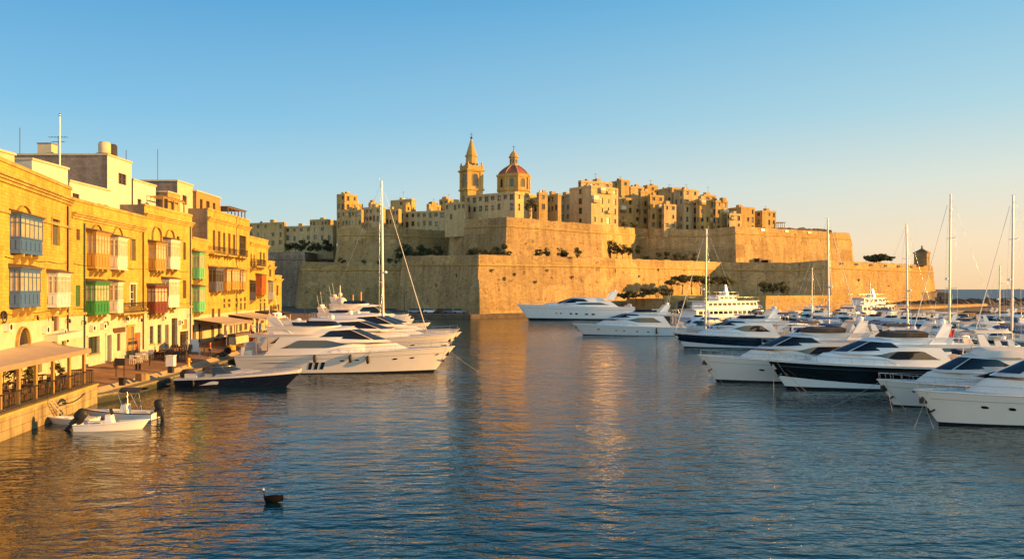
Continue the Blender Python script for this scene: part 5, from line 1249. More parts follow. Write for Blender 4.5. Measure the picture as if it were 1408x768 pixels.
yacht('cream yacht with cluttered flybridge further back on the left quay', 16, (-17.5,131), 0.0, body=GELC, s0=1.7, s1=2.3, zk=.98)
yacht('radar domed yacht with big white satellite ball at the back of the left quay', 20, (-14.5,142), 0.0, body=GELC, s0=1.9, s1=2.6, zk=1.25)
t = thing('satellite_dome','pair of large cream satellite domes on a stub mast above the left yachts','satellite dome',(PX(470,141),141,4.6))
mb = MB(); mb.blob((0,0,1.6),.95,0,14,8); mb.lathe([(.5,.2),(.3,.9)],(0,0,0),10); mb.build('dome',GELC,t); mb = MB(); mb.tube([(-.3,0,0),(-.3,0,4.6)],.09,6); mb.blob((-.3,0,3.0),.4,0,10,6); mb.tube([(.6,0,.1),(2.4,0,.9)],.3,8,r1=.5); mb.build('mast',GELC,t)
seqs = ['first','second','third','fourth','fifth','sixth','seventh','eighth','ninth','tenth','eleventh','twelfth']
for i,(x,yy,L,cn,hm_,kd) in enumerate(((-25,152,13,CANVASB,GEL,'fly'),(-24,160,14,CANVASW,GELC,'fly'),(-26,168,12,CANVAS,GEL,'hard'),(-25,176,13,None,GELC,'fly'),(-27,185,12,CANVASW,GEL,'hard'),(-28,195,13,CANVASB,GEL,'open'),(-30,205,12,CANVAS,GELC,'fly'),(-31,214,12,None,GEL,'hard'))):
    cruiser('%s from the front of the far motorboats on the left quay, %s' % (seqs[i], {CANVASB:'blue canopy',CANVASW:'white canopy',CANVAS:'tan canopy',None:'no canopy'}[cn]), L, (x+3.5,yy), 0.0, hm_, cn, kd, 'far motorboats on the left quay')
# sailing yacht with the tall mast
sailboat('cream sailing yacht with the tall thick mast beside the left yachts', 17, (PX(527,118),118), 0.0, PZ(249,118), GELC, CANVASW, .21, 2)
# navy sports boat nearest the quay
Y = 70.6; Ls = 10.6; nb = thing('speedboat','navy open speedboat with white deck moored bow out at the left','speedboat'); place(nb, bowat(415,Y), Ls, -.02)
Hn = hull_of(Ls,1.55,.80,1.42,n=24,z0=-.35,rake=.16,pw=1.3); mb = MB(); Hn.mesh(mb,(0,.2,.3,.5,.72,.88,.93,1),[1,2,2,2,2,0,0],cap=False); mb.build('hull',[GEL,BOOT,NAVY],nb)
mb = MB(); C = []
for q in Hn.ts:
    p = Hn.raw(1,q,1); C.append([(p.x,p.y*y,p.z+.22*(1-y*y)*min(1,q*1.6)) for y in (-1,-.8,-.4,0,.4,.8,1)])
mb.grid(C,0,True,True); mb.build('deck',plain('pale_grey_deck',(.46,.46,.46),.4,var=.1),nb)
T = Shell((.30*Ls,.80*Ls,1.1,2.3,.7),(.34*Ls,.66*Ls,.9,2.3,.7),.95,1.42,n=14); mb = MB(); T.mesh(mb,(0,1),camber=.10); mb.build('foredeck_cabin',MATS['pale_grey_deck'],nb)
W = Shell((.20*Ls,.56*Ls,1.22,2.6,.6),(.24*Ls,.42*Ls,.95,2.6,.6),1.25,1.82,n=16); mb = MB(); W.mesh(mb,(0,1),cap=False,stern=False); mb.build('windscreen',TINTB,nb)
mb = MB(); 
for sd in (1,-1): mb.tube([W.raw(sd,q,1) for q in W.ts],.03,5); mb.tube([W.raw(sd,.62,0),W.raw(sd,.62,1)],.03,5)
mb.build('windscreen_frame',STEEL,nb)
mb = MB(); mb.box(.06*Ls,-1.1,.75,.16*Ls,1.1,1.2); mb.box(.22*Ls,-.9,.8,.28*Ls,-.2,1.5); mb.box(.22*Ls,.2,.8,.28*Ls,.9,1.5); mb.build('seat',CANVASW,nb)
for sd in (1,-1): mb = MB(); Hn.patch(mb,.22,.38,sm([(0,.48),(1,.52)]),sm([(0,.49),(.7,.74),(1,.70)]),8,(sd,),off=.02); mb.build('side_vent',GEL,nb)
mb = MB(); Hn.porthole(mb,.58,.62,.16,.06); mb.build('porthole',STEEL,nb)
mb = MB(); mb.box(-.9,-1.2,.25,.02,1.2,.38); mb.build('swim_platform',TEAK,nb)
rail_on(nb,Hn,.5,.98,.35,7,name='bow_rail')
mb = MB(); pz = [(.25,0,1.5),(.4,0,2.3),(.9,.5,2.0)]
mb.lathe([(.5,0),(.55,.35),(.35,.62),(0,.7)],(.45,0,.85),12,0,True,None,0,1.3,1); mb.build('engine_cover',CANVASD,nb)
fender('short dark fender on the navy speedboat side', nb, Hn, .17, -1, .62, .5, .10)
# three open boats below the restaurant terrace
def skiff(label, L, bow, hd, hb, s0, s1, mot=(0,0), bimini=False, stripe=GEL, cons=True, motk=1.0):
    r = thing('dinghy', label, 'motor dinghy'); place(r, bow, L, hd)
    H = hull_of(L,hb,s0,s1,n=18,z0=-.2,rake=.14,pw=1.8); mb = MB(); H.mesh(mb,(0,.3,.36,.7,.8,1),[0,1,0,0,0],cap=False); mb.build('hull',[GEL,stripe],r)
    I = Shell((.10*L,.80*L,hb*.72,2.6,.75),(.06*L,.84*L,hb*.82,2.6,.75),s0*.45,lambda t: H.z1(t)-.005,1,n=16)
    mb = MB(); I.mesh(mb,(0,1),cap=False); 
    fl = [[(I.raw(1,t,0).x, I.raw(1,t,0).y*y, s0*.45) for y in (-1,0,1)] for t in I.ts]; mb.grid(fl,0,False,True)
    for sd in (1,-1):
        mb.grid([[H.raw(sd,t,1) for t in H.ts],[Vector((max(I.raw(sd,t,1).x,0),I.raw(sd,t,1).y,H.z1(t)+.015)) for t in H.ts]],1,True,sd < 0)
    mb.build('deck',[GELC,GEL],r)
    mb = MB()
    for sd in (1,-1): mb.tube([H.raw(sd,t,.97) for t in H.ts],.035,5)
    mb.build('gunwale',RUBBER if stripe == BOOT else GEL,r)
    mb = MB(); mb.box(.16*L,-hb*.7,s0*.45,.26*L,hb*.7,s0*.85); mb.box(.55*L,-hb*.45,s0*.45,.68*L,hb*.45,s0*.95); mb.build('seat',CANVASW,r)
    if cons:
        mb = MB(); mb.prism([(.38*L,-.3),(.50*L,-.3),(.50*L,.3),(.38*L,.3)],s0*.45,s0+.5,[(.39*L,-.28),(.46*L,-.28),(.46*L,.28),(.39*L,.28)]); mb.build('console',GEL,r)
        mb = MB(); mb.add([(.47*L,-.28,s0+.48),(.47*L,.28,s0+.48),(.44*L,.25,s0+.85),(.44*L,-.25,s0+.85)],[(0,1,2,3),(3,2,1,0)]); mb.build('windscreen',TINTB,r)
    if mot: outboard(r, mot[0], s0*.9, motk, mot[1])
    if bimini:
        K = Shell((.16*L,.50*L,hb*.75,8,.5),(.17*L,.49*L,hb*.70,8,.5),s0+1.35,s0+1.45,n=10); mb = MB(); K.mesh(mb,(0,1),camber=.16); mb.build('canopy',CANVASD,r)
        mb = MB()
        for sd in (1,-1):
            for x0,x1 in ((.34,.19),(.34,.47),(.30,.33)): mb.tube([(x0*L,sd*hb*.9,s0),(x1*L,sd*hb*.74,s0+1.4)],.018,5)
        mb.build('canopy_frame',STEEL,r)
    return r, H
skiff('white open dinghy in front with tilted black outboard', 4.15, bowat(206,49.3), .10, .82, .42, .60, (-.02,.75), stripe=GELC, motk=1.25)
skiff('white dinghy with dark bimini canopy, outboard pointing to open water', 4.9, bowat(116,53.2), math.pi-.04, .95, .47, .64, (-.02,.25), True, BOOT, motk=1.2)
skiff('low white rowing dinghy squeezed behind the other two against the terrace wall', 3.0, bowat(66,51.3), math.pi-.02, .7, .34, .44, None, cons=False)
# ================================================================ centre and right
yacht('long white motor yacht with tall plain bow lying under the sunlit bastion', 31.5, bowat(711,221), math.pi, s0=3.6, s1=4.4, hb=3.5, zk=1.38, roof_z=4.6, fly=False, arch=True, dome=True, body=GEL, portx=[(.52,.52,.4,.22),(.57,.52,.4,.22),(.66,.53,.22,.2),(.70,.53,.2,.2),(.43,.5,.5,.22),(.37,.5,.5,.22)])
y2, H2 = yacht('white flybridge yacht alone in mid channel, bow pointing left', 20.5, bowat(787,150), math.pi-.05, s0=1.55, s1=2.15, roof_z=4.3, zk=.98, portx=[(.35,.55,.22,.1),(.45,.56,.22,.1),(.57,.58,.22,.1),(.64,.6,.22,.1),(.80,.64,.3,.12)])
fender('black fender on the mid channel white yacht', y2, H2, .27, 1, .66, 1.2, .2)
y1, H1 = yacht('navy hulled yacht with white bottom at the left end of the right berths', 17.2, bowat(925,118), math.pi-.02, 'dark', s0=1.55, s1=2.2, roof_z=4.25, zk=.98, trim=NAVY, portx=[(.60,.68,.18,.06),(.45,.66,.18,.06)])
yB, HB = yacht('pinkish white flybridge yacht between the navy and the black yacht', 17.5, bowat(960,74.5), math.pi+.03, body=GELC, s0=1.75, s1=2.45, roof_z=4.55, zk=.98, portx=[(.62,.60,.24,.10),(.72,.62,.24,.10)], cover=BROWNC)
yC, HC = yacht('black hulled flybridge yacht with white bottom and red flag behind', 17.6, bowat(1054,69), math.pi+.035, 'dark', s0=1.95, s1=2.6, roof_z=4.5, zk=.97, trim=BLACKH, portx=[(.60,.66,.2,.05),(.71,.68,.2,.05)], cover=BROWNC, flag=False)
yD, HD = yacht('white sports cruiser with dark wraparound windscreen and folded white canopy', 13.5, bowat(1206,58.8), math.pi+.04, body=GELC, s0=1.35, s1=1.95, hb=2.0, fly=False, arch=False, roof_z=4.75, zk=.80, portx=[(.86,.70,.13,.06),(.70,.66,.13,.06)], cover=None, ws0=.12)
yE, HE = yacht('nearest white yacht cut by the right picture edge', 16.5, bowat(1257,50.9), math.pi+.035, body=GELC, s0=1.75, s1=2.2, hb=2.4, fly=True, arch=True, roof_z=4.5, zk=.98, portx=[(.705,.64,.22,.11),(.80,.66,.22,.11),(.62,.62,.22,.11)])
# canvas bundle on the sports cruiser
o = thing('canopy_cover','folded white canvas canopy lying on the sports cruiser roof','canvas cover',(PX(1372,58.8)+.2,58.8+.25,3.62),math.pi+.04)
K = Shell((-2.6,2.2,1.35,5,.5),(-2.5,2.0,1.15,5,.5),0,.5,n=12); mb = MB(); K.mesh(mb,(0,.5,1),camber=.22); mb.build('canvas',CANVASW,o)
fl = thing('flag','bright red ensign hanging at the stern of the black yacht','flag',(PX(1308,69.3),69.3,4.3)); mb = MB(); mb.tube([(0,0,-.6),(.35,0,.9)],.02,5); mb.build('staff',STEEL,fl)
mb = MB(); mb.grid([[(.30-.16*i,.08*math.sin(i*1.7),.8-.06*i-.62*j+.03*math.sin(i)) for i in range(7)] for j in (0,.5,1)],0,True); mb.build('cloth',REDP,fl)
bpy.context.view_layer.update()
def mooring(root, H, lb, du, t=.965):
    for i,(dx,dy) in enumerate(du):
        p = root.matrix_world @ H.raw(1 if i % 2 else -1,t,.97)
        line(lb % ('outermost','inner','third')[i], p, (p.x+dx,p.y+dy,-.1), .12, .014, None)
mooring(yB,HB,'%s bow line of the pinkish white yacht',[(-1.9,-2.2),(.3,-1.9),(1.2,-2.4)])
mooring(yC,HC,'%s bow line of the black yacht',[(-.7,-2.4),(1.5,-1.7),(2.3,-1.9)])
mooring(yD,HD,'%s bow line of the sports cruiser',[(-4.2,-.6),(-.4,-1.8),(.8,-2.2)])
mooring(yE,HE,'%s bow line of the nearest right yacht',[(-.2,-2.0),(-1.4,-1.0)])
mooring(y2,H2,'%s bow line of the mid channel yacht',[(-5,-3),(-2.2,-2.5)])
mooring(y1,H1,'%s bow line of the navy yacht',[(-4.2,-3),(-2.5,-2.6)])
mooring(L5,H5,'%s bow line of the large white yacht',[(3.5,.5)])
mooring(nb,Hn,'%s bow line of the navy speedboat',[(2.6,-1.6)])
# pontoons
def pontoon(lb, x, y0, y1, w=2.0):
    r = thing('pontoon', lb, 'pontoon', (x,y0,0)); mb = MB(); mb.box(-w/2,0,.35,w/2,y1-y0,.55); mb.build('deck',WOOD,r)
    mb = MB(); n = int((y1-y0)/8)
    for k in range(n): mb.box(-w/2+.1,k*8+1,-.3,w/2-.1,k*8+6,.345)
    mb.build('float',GREYBLK,r)
    for k in range(0,n,2):
        mb = MB(); mb.tube([(w/2+.15,k*8+.5,-2),(w/2+.15,k*8+.5,2.6)],.16,8); mb.build('pile',IRON,r)
pontoon('first timber pontoon behind the big right yachts',42.2,44,166); pontoon('second timber pontoon further right',79,96,205); pontoon('third timber pontoon at far right',117,150,215)
# ---- background berths
R2 = random.Random(11)
cname = {CANVASB:'blue canopy',CANVASW:'white canopy',CANVAS:'tan canopy',CANVASD:'black canopy',BROWNC:'brown canopy',None:'no canopy'}
hname = {GEL:'white',GELC:'cream',NAVY:'navy',GREYH:'grey',BLUEH:'blue'}
kname = {'fly':'flybridge boat','open':'open boat','hard':'cabin boat'}
def ordinal(i):
    a = ['nearest','second','third','fourth','fifth','sixth','seventh','eighth','ninth','tenth','eleventh','twelfth','thirteenth','fourteenth','fifteenth','sixteenth','seventeenth','eighteenth','nineteenth','twentieth']
    return a[i]
def berth(where, xs, ys, hd, group, Lr):
    for i, yy in enumerate(ys):
        L = R2.uniform(*Lr); kd = R2.choice(['fly','fly','hard','open']); cn = R2.choice([CANVASB,CANVASW,CANVAS,CANVASD,BROWNC,None,None]); hm_ = R2.choice([GEL,GEL,GEL,GELC,GELC,NAVY,GREYH,BLUEH])
        h = hd+R2.uniform(-.05,.05); bow = (xs+L*math.cos(h), yy+L*math.sin(h)) 
        cruiser('%s %s with %s, %s %s' % (hname[hm_],kname[kd],cname[cn],ordinal(i),where), L, bow, h, hm_, cn, kd, group)
berth('along the near side of the first pontoon', 41, (88,97,105.5,127,136,142,157,163), math.pi, 'boats on the near side of the first pontoon', (8,10.5))
berth('along the far side of the first pontoon', 43.4, (67,72.5,78,83.5,89,95,100.5,106,111,117,131,137,143,149,155,161), 0, 'boats on the far side of the first pontoon', (9,13))
berth('along the near side of the second pontoon', 77.8, (104,109.5,121,127,133,139,145,151,157,163,169,175,181,194,200), math.pi, 'boats on the near side of the second pontoon', (9,13))
berth('along the far side of the second pontoon', 80.2, (127,133,139,146,152,159,165,176,183,190,197), 0, 'boats on the far side of the second pontoon', (9,13))
berth('along the third pontoon', 115.8, (176,183,190,197,204), math.pi, 'boats on the third pontoon', (9,12))
for i in range(12):
    L = R2.uniform(9,12); x = 44+i*5.6+R2.uniform(-.6,.6); kd = R2.choice(['fly','hard','open']); cn = R2.choice([CANVASB,CANVASW,CANVAS,None]); hm_ = R2.choice([GEL,GEL,GELC,BLUEH])
    cruiser('%s %s with %s, %s from the left along the fort quay' % (hname[hm_],kname[kd],cname[cn],'leftmost' if i == 0 else ordinal(i)), L, (x,211-L*.3), -math.pi/2+R2.uniform(-.1,.1), hm_, cn, kd, 'boats along the fort quay')
# sailing yachts on the right
for lb,u,v,Y,L,hd,hm_,cv,mr in (('white sailing yacht with mast left of the ferry, tan sail cover',970,315,134,13,math.pi,GEL,CANVAS,.15),('sailing yacht whose thin mast rises against the right bastion corner',1140,300,124,13,0,GEL,CANVASB,.15),
   ('sailing yacht with mast crossing the sentry box',1248,308,119,12.5,0,GELC,CANVASW,.15),('sailing yacht with the taller of the two far right masts',1305,267,114.5,14,math.pi,GEL,CANVASW,.17),
   ('dark blue sailing yacht with the mast nearest the right picture edge',1391,268,112,14,math.pi,NAVY,CANVASB,.17),('small sailing yacht with short mast before the shaded right bastion',1116,368,188,9,math.pi,GEL,CANVASW,.13),
   ('distant sailing yacht with short mast between the two far right masts',1374,365,171,10,math.pi,GEL,CANVASB,.15),('small distant sailing yacht with mast before the lit right bastion',1197,388,170,9,0,BLUEH,CANVASW,.12)):
    sailboat(lb, L, (PX(u,Y),Y), hd, PZ(v,Y), hm_, cv, mr, furl=(L > 12.8))
# ferries
def ferry(label, L, x, Y, hd, tiers, hullm=GEL, hz=2.2, hb=3.2, mast=2.6, bridge=True, mastx=.55, cat='ferry'):
    r = thing('ferry', label, cat); c, s = math.cos(hd), math.sin(hd); r.location = (x,Y,0); r.rotation_euler = (0,0,hd)
    H = hull_of(L,hb,hz,hz*1.35,n=20,pw=2.2); mb = MB(); H.mesh(mb,(0,.15,.4,.8,.86,1),[1,0,0,2,0],cap=True,camber=.05); hu = mb.build('hull',[hullm,BOOT,GREYH],r)
    for q in range(9):
        for sd in (1,-1): mb = MB(); H.porthole(mb,.12+.075*q,.62,.3,.22,(sd,)); mb.build('porthole',TINT,r)
    z = hz
    for i,(a,b,w_,h) in enumerate(tiers):
        T = Shell((a*L,b*L,hb*w_,7,.5),(a*L+.1,b*L-.5,hb*w_*.97,7,.5),z-.02,z+h,n=16,st=0); mb = MB(); T.mesh(mb,(0,1)); dk = mb.build('deckhouse',GEL,r)
        mb = MB(); n = int((b-a)*L/1.9)
        for q in range(n):
            t = .03+.9*q/n; T.patch(mb,t,t+.78*.9/n,.40,.80,2,off=.03,rows=1)
        mb.build('window',TINT,dk)
        mb = MB(); S_ = Shell((a*L-1.2,b*L+.5,hb*min(1,w_+.1),7,.5),(a*L-1.2,b*L+.5,hb*min(1,w_+.1),7,.5),z+h,z+h+.14,n=14,st=0); S_.mesh(mb,(0,1)); mb.build('deck',GEL,dk)
        mb = MB()
        for sd in (1,-1):
            mb.tube([S_.raw(sd,t,1)+Vector((0,0,.9)) for t in S_.ts[:-3]],.03,4)
            for t in S_.ts[:-3:2]: mb.tube([S_.raw(sd,t,1),S_.raw(sd,t,1)+Vector((0,0,.9))],.025,4)
        mb.build('rail',STEEL,dk)
        z += h+.14
    mb = MB(); mx = mastx*L; mb.prism([(mx-.5,-.5),(mx+.5,-.5),(mx+.5,.5),(mx-.5,.5)],z,z+mast,[(mx-.5,-.15),(mx-.1,-.15),(mx-.1,.15),(mx-.5,.15)]); mb.blob((mx-1.2,.8,z+.5),.55,0,10,6); mb.blob((mx-1.2,-.8,z+.5),.55,0,10,6); mb.tube([(mx-.3,-1,z+mast*.8),(mx-.3,1,z+mast*.8)],.06,4); mb.build('mast',GEL,r)
    return r
ferry('large white three decked ferry with square stern lit yellow before the pines', 29, PX(943,205), 205, .55, [(.03,.93,.92,2.0),(.16,.90,.86,1.9),(.34,.62,.6,1.3)], hz=1.3, mast=2.8, mastx=.5)
ferry('white lit two decked cruise boat before the right bastion', 23, PX(1169,224), 224, .5, [(.08,.80,.9,2.3),(.14,.62,.75,1.9)], hz=1.7, hb=2.8, mast=2.4, mastx=.42, cat='cruise boat')
ferry('small single decked white tour boat near the shaded bastion', 12.5, PX(1087,200), 200, .4, [(.06,.78,.9,1.7)], hz=1.3, hb=2.0, mast=1.8, cat='tour boat')
# ================================================================ water bird
d = thing('cormorant','dark cormorant like bird floating alone in the foreground','bird',(PX(374,32.3),32.3,0),math.pi,None,(1.15,1.05,.92))
mb = MB(); sec = [(-.40,.02,.20,.12),(-.30,.08,.18,.14),(-.12,.15,.15,.18),(.06,.16,.13,.18),(.20,.13,.13,.16),(.26,.085,.20,.12),(.285,.062,.30,.085),(.28,.055,.40,.075),(.285,.052,.48,.06),(.30,.056,.54,.056),(.335,.05,.55,.05),(.37,.022,.54,.024),(.47,.01,.53,.01)]
rows = []
for x,wy,zc,wz in sec: rows.append([(x,wy*math.cos(a),zc+wz*math.sin(a)) for a in [2*math.pi*q/10 for q in range(11)]])
mb.grid(rows,0,True); mb.build('body',plain('black_plumage',(.010,.008,.007),.9,spec=.08,var=.4,scale=20),d)
mb = MB(); mb.add([(-.36,-.05,.2),(-.36,.05,.2),(-.56,.06,.12),(-.56,-.06,.12)],[(0,1,2,3),(3,2,1,0)]); mb.build('tail',CANVASD,d)
mb = MB(); mb.blob((.315,0,.56),.06,0,8,6); mb.build('head_patch',plain('pale_plumage',(.45,.40,.35),.7),d)
# ================================================================ restaurant terrace and quay life
def wx(Y): return -27.6-(Y-38)*.1622                      # water edge of the terrace
an = thing('awning','broad tan canvas awning on timber posts over the restaurant terrace','awning',(wx(60)-.8,60,1.5))
ax, ay = an.location.x, an.location.y
def facx(Y): return -35.4-(Y-55.3)*.208
mb = MB(); rows = []
for i in range(25):
    y = 41+19.3*i/24; yb = 44.5+18.5*i/24; r = []
    for j in range(7):
        q = j/6; x = (wx(y)-.55)*(1-q)+(facx(yb)+.05)*q; yy = y*(1-q)+yb*q; sag = -.10*math.sin(q*math.pi)-.05*abs(math.sin(i*.9))*math.sin(q*math.pi); r.append((x-ax,yy-ay,4.12+.5*q+sag-1.5))
    rows.append(r)
mb.grid(rows,0,True); top = [[(a,b,c-.03) for a,b,c in r] for r in rows]; mb.grid(top,0,True,True); mb.build('canvas',CANVAS,an)
mb = MB()
for i in range(24):
    y0, y1 = 41+19.3*i/24, 41+19.3*(i+1)/24
    mb.add([(wx(y0)-.5-ax,y0-ay,2.64),(wx(y1)-.5-ax,y1-ay,2.64),(wx(y1)-.47-ax,y1-ay,2.30),(wx(y0)-.47-ax,y0-ay,2.30)],[(0,3,2,1),(0,1,2,3)])
mb.build('valance',CANVAS,an)
for Yp in (44.2,46.5,48.9,51.3,54.0,56.8,59.6):
    mb = MB(); x = wx(Yp)-.8; mb.box(x-.09-ax,Yp-.09-ay,0,x+.09-ax,Yp+.09-ay,2.5); mb.build('post',TAN,an)
mb = MB(); a, b = 41, 60.2; mb.tube([(wx(a)-.8-ax,a-ay,2.47),(wx(b)-.8-ax,b-ay,2.47)],.09,4); mb.tube([(wx(b)-.8-ax,b-ay,2.47),(facx(62.8)-ax,62.8-ay,3.0)],.07,4); mb.build('beam',TAN,an)
rl = thing('terrace_railing','black iron railing along the edge of the restaurant terrace','railing',(wx(60)-.25,60,1.5))
ox, oy = rl.location.x, rl.location.y; mb = MB(); y = 40.0
mb.tube([(wx(40)-.25-ox,40-oy,1.02),(wx(60)-.25-ox,60-oy,1.02),(wx(60)-2.2-ox,60.1-oy,1.02)],.035,5); mb.tube([(wx(40)-.25-ox,40-oy,.14),(wx(60)-.25-ox,60-oy,.14),(wx(60)-2.2-ox,60.1-oy,.14)],.025,4)
while y < 60.05:
    x = wx(y)-.25-ox; big = int(round((y-40)/.22)) % 9 == 0; mb.tube([(x,y-oy,0),(x,y-oy,1.05)],.035 if big else .013,4); y += .22
for k in range(12): mb.tube([(wx(60)-.25-.16*k-ox,.05,0),(wx(60)-.25-.16*k-ox,.05,1.02)],.016,4)
mb.build('bars',IRON,rl)
def table(label, x, y, z, rz=0, mat=WOOD, cloth=None, group=None, r=.0):
    t = thing('table', label, 'table', (x,y,z), rz, group); mb = MB()
    if r: mb.lathe([(r,.70),(r,.74)],(0,0,0),14,0,False)
    else: mb.box(-.75,-.4,.70,.75,.4,.74)
    mb.build('tabletop', cloth or mat, t)
    if r:
        mb = MB(); mb.tube([(0,0,0),(0,0,.699)],.04,6); mb.lathe([(.25,0),(.25,.03)],(0,0,0),10); mb.build('leg',IRON,t)
    else:
        for sx in (1,-1):
            for sy in (1,-1): mb = MB(); mb.box(sx*.66-.03,sy*.32-.03,0,sx*.66+.03,sy*.32+.03,.699); mb.build('leg',mat,t)
    if cloth and not r: 
        mb = MB(); mb.box(-.78,-.43,.38,.78,-.41,.745); mb.box(-.78,.41,.38,.78,.43,.745); mb.build('cloth',cloth,t)
    return t
def chair0(mat):
    t = thing('chair','x','chair'); mb = MB(); mb.box(-.21,-.21,.43,.21,.21,.47); mb.build('seat',mat,t); mb = MB(); mb.box(-.21,.17,.50,.21,.205,.90); mb.build('backrest',mat,t)
    for sx in (1,-1):
        mb = MB(); mb.box(sx*.19-.02,.17,0,sx*.19+.02,.21,.88) ; mb.build('leg',mat,t); mb = MB(); mb.box(sx*.19-.02,-.21,0,sx*.19+.02,-.17,.429); mb.build('leg',mat,t)
    return t
CH = {}
def chair(label, x, y, z, rz, mat, group):
    if mat.name not in CH: t = CH[mat.name] = chair0(mat)
    else: t = copy_tree(CH[mat.name])
    t.location = (x,y,z); t.rotation_euler = (0,0,rz); tag(t,label,'chair',group)
for i, Yt_ in enumerate((46.2,48.6,51.2,53.8,56.4,58.6)):
    x = wx(Yt_)-2.0; w_ = ('nearest the left picture edge','second','third','fourth','fifth','last')[i]
    table('dark wooden terrace table under the awning, %s along the railing' % w_, x, Yt_, 1.5, 1.4, BROWNC, None, 'tables on the terrace')
    for s_ in (-1,1):
        for q in (-.35,.35): chair('dark chair pushed to the %s terrace table under the awning' % w_, x+s_*.62, Yt_+q, 1.5, -s_*math.pi/2, SHUT, 'chairs on the terrace')
    x2 = x-2.0
    table('inner terrace table beside the house wall, %s in its row' % w_, x2, Yt_+.6, 1.5, 1.4, BROWNC, None, 'inner tables on the terrace')
def plant(label, x, y, z, h, seed, pot=RUST):
    t = thing('potted_plant', label, 'potted plant', (x,y,z)); mb = MB(); mb.lathe([(.2,0),(.3,.5),(.33,.52),(.28,.5)],(0,0,0),12); mb.build('pot',pot,t)
    mb = MB(); crown_mesh(mb,(0,0,.5+(h-.5)*.5),.55,.55,(h-.4)*.5,260,.11,random.Random(seed)); mb.build('leaves',LEAF[1],t)
plant('tall leafy potted plant among the terrace tables near the left edge', PX(14,51.5), 51.5, 1.5, 2.3, 1); plant('round potted shrub at the inner end of the terrace', PX(81,59), 59.0, 1.5, 1.9, 2); plant('leafy planter under the awning beside the arched door', PX(43,56.5),56.5,1.5,1.7,3)
# wall ladder of rope and hanging line
rn = thing('rope_ladder','sagging rope ladder hanging down the terrace wall','rope ladder',(wx(51)+.1,51,1.5)); mb = MB()
for o_ in (0,.4): mb.tube([(.05,o_,0),(.16,o_+.5,-.5),(.22,o_+1.1,-1.0),(.25,o_+1.5,-1.45)],.035,5)
for q in range(6): f = q/6; mb.tube([(.05+.2*f,1.5*f,-1.4*f),(.05+.2*f,1.5*f+.42,-1.4*f)],.02,4)
mb.build('rope',ROPE,rn)
line('slack dark rope looped along the terrace wall', (wx(53.5)+.05,53.5,1.0),(wx(57.5)+.05,57.5,1.1), .25, .04, None, IRON)
# quay furniture
def quay_z(Y): return 1.05
def qp(u, Y, z=1.1): return (PX(u,Y), Y, z)
mini('notice_board','dark notice board on two thin posts near the restaurant steps','notice board',qp(165,67.5,1.2),[('panel',lambda m: m.box(-.42,-.05,.95,.42,.05,1.55),CANVASD),('post',lambda m: (m.box(-.36,-.03,0,-.31,.03,.949),m.box(.31,-.03,0,.36,.03,.949)),IRON)])
mini('mooring_bollard','square black bollard at the quay edge below the notice board','bollard',qp(168,64.0,.9),[('post',lambda m: m.box(-.19,-.19,0,.19,.19,.55),IRON),('cap',lambda m: m.box(-.23,-.23,.55,.23,.23,.62),IRON)])
mini('stone_block','brown stone mooring block beside a pale one','stone block',qp(192,66.5,.95),[('block',lambda m: m.prism([(-.28,-.25),(.28,-.25),(.28,.25),(-.28,.25)],0,.62,[(-.24,-.22),(.24,-.22),(.24,.22),(-.24,.22)]),WOOD)])
mini('stone_block','pale rounded stone mooring block on the quay','stone block',qp(200,67.5,.95),[('block',lambda m: m.lathe([(.33,0),(.33,.3),(.25,.48),(0,.55)],(0,0,0),12),TRIM)])
for u,lb in ((187.5,'left short iron bollard of the close pair on the quay'),(192.0,'right short iron bollard of the close pair on the quay')): mini('bollard',lb,'bollard',qp(u,73.5,1.2),[('post',lambda m: m.lathe([(.1,0),(.09,.4),(.14,.48),(0,.55)],(0,0,0),10),IRON)],'small iron bollards')
mini('service_pedestal','white service cabinet on a dark plinth at the quay edge','service cabinet',qp(235,73,.95),[('cabinet',lambda m: m.box(-.36,-.28,.62,.36,.28,1.55),GEL),('plinth',lambda m: m.box(-.22,-.22,0,.22,.22,.62),CANVASD),('lid',lambda m: m.box(-.4,-.32,1.55,.4,.32,1.61),GEL)])
mini('hydrant','yellow standing hydrant beside the navy speedboat stern','hydrant',qp(259.5,78.5,1.0),[('barrel',lambda m: m.lathe([(.17,0),(.17,.1),(.12,.13),(.12,.62),(.17,.66),(.12,.8),(0,.86)],(0,0,0),12),YELP),('outlet',lambda m: m.tube([(-.24,0,.5),(.24,0,.5)],.07,8),YELP)])
mini('bollard','tall pale post with tan band on the quay','bollard',qp(274.5,86,1.15),[('post',lambda m: m.lathe([(.14,0),(.13,.9),(.16,.95),(0,1.05)],(0,0,0),10),WHITEP),('band',lambda m: m.lathe([(.15,.45),(.15,.62)],(0,0,0),10),TAN)])
mini('barrel','dark barrel planter beside the grey house door','barrel',qp(163,72.6,1.45),[('barrel',lambda m: m.lathe([(.36,0),(.44,.4),(.36,.8)],(0,0,0),14),WOOD),('hoop',lambda m: (m.lathe([(.43,.25),(.445,.3)],(0,0,0),14),m.lathe([(.43,.55),(.42,.6)],(0,0,0),14)),IRON)])
for i,(u,Y) in enumerate(((313,94),(296,89.5),(301,91),(306,92.2))):
    t = thing('tyre',('round black tyre standing on the quay edge near the large white yacht','leftmost black tyre in the low heap by the yacht stern','middle black tyre in the low heap by the yacht stern','rightmost black tyre in the low heap by the yacht stern')[i],'tyre',qp(u,Y,1.35 if i == 0 else 1.1),.4)
    mb = MB(); M = Matrix.Rotation(math.pi/2 if i == 0 else .15*i,4,'X'); mb.lathe([(.22,-.1),(.36,-.13),(.45,-.06),(.45,.06),(.36,.13),(.22,.1),(.22,-.1)],(0,0,0),16,0,True,M); mb.build('rubber',RUBBER,t)
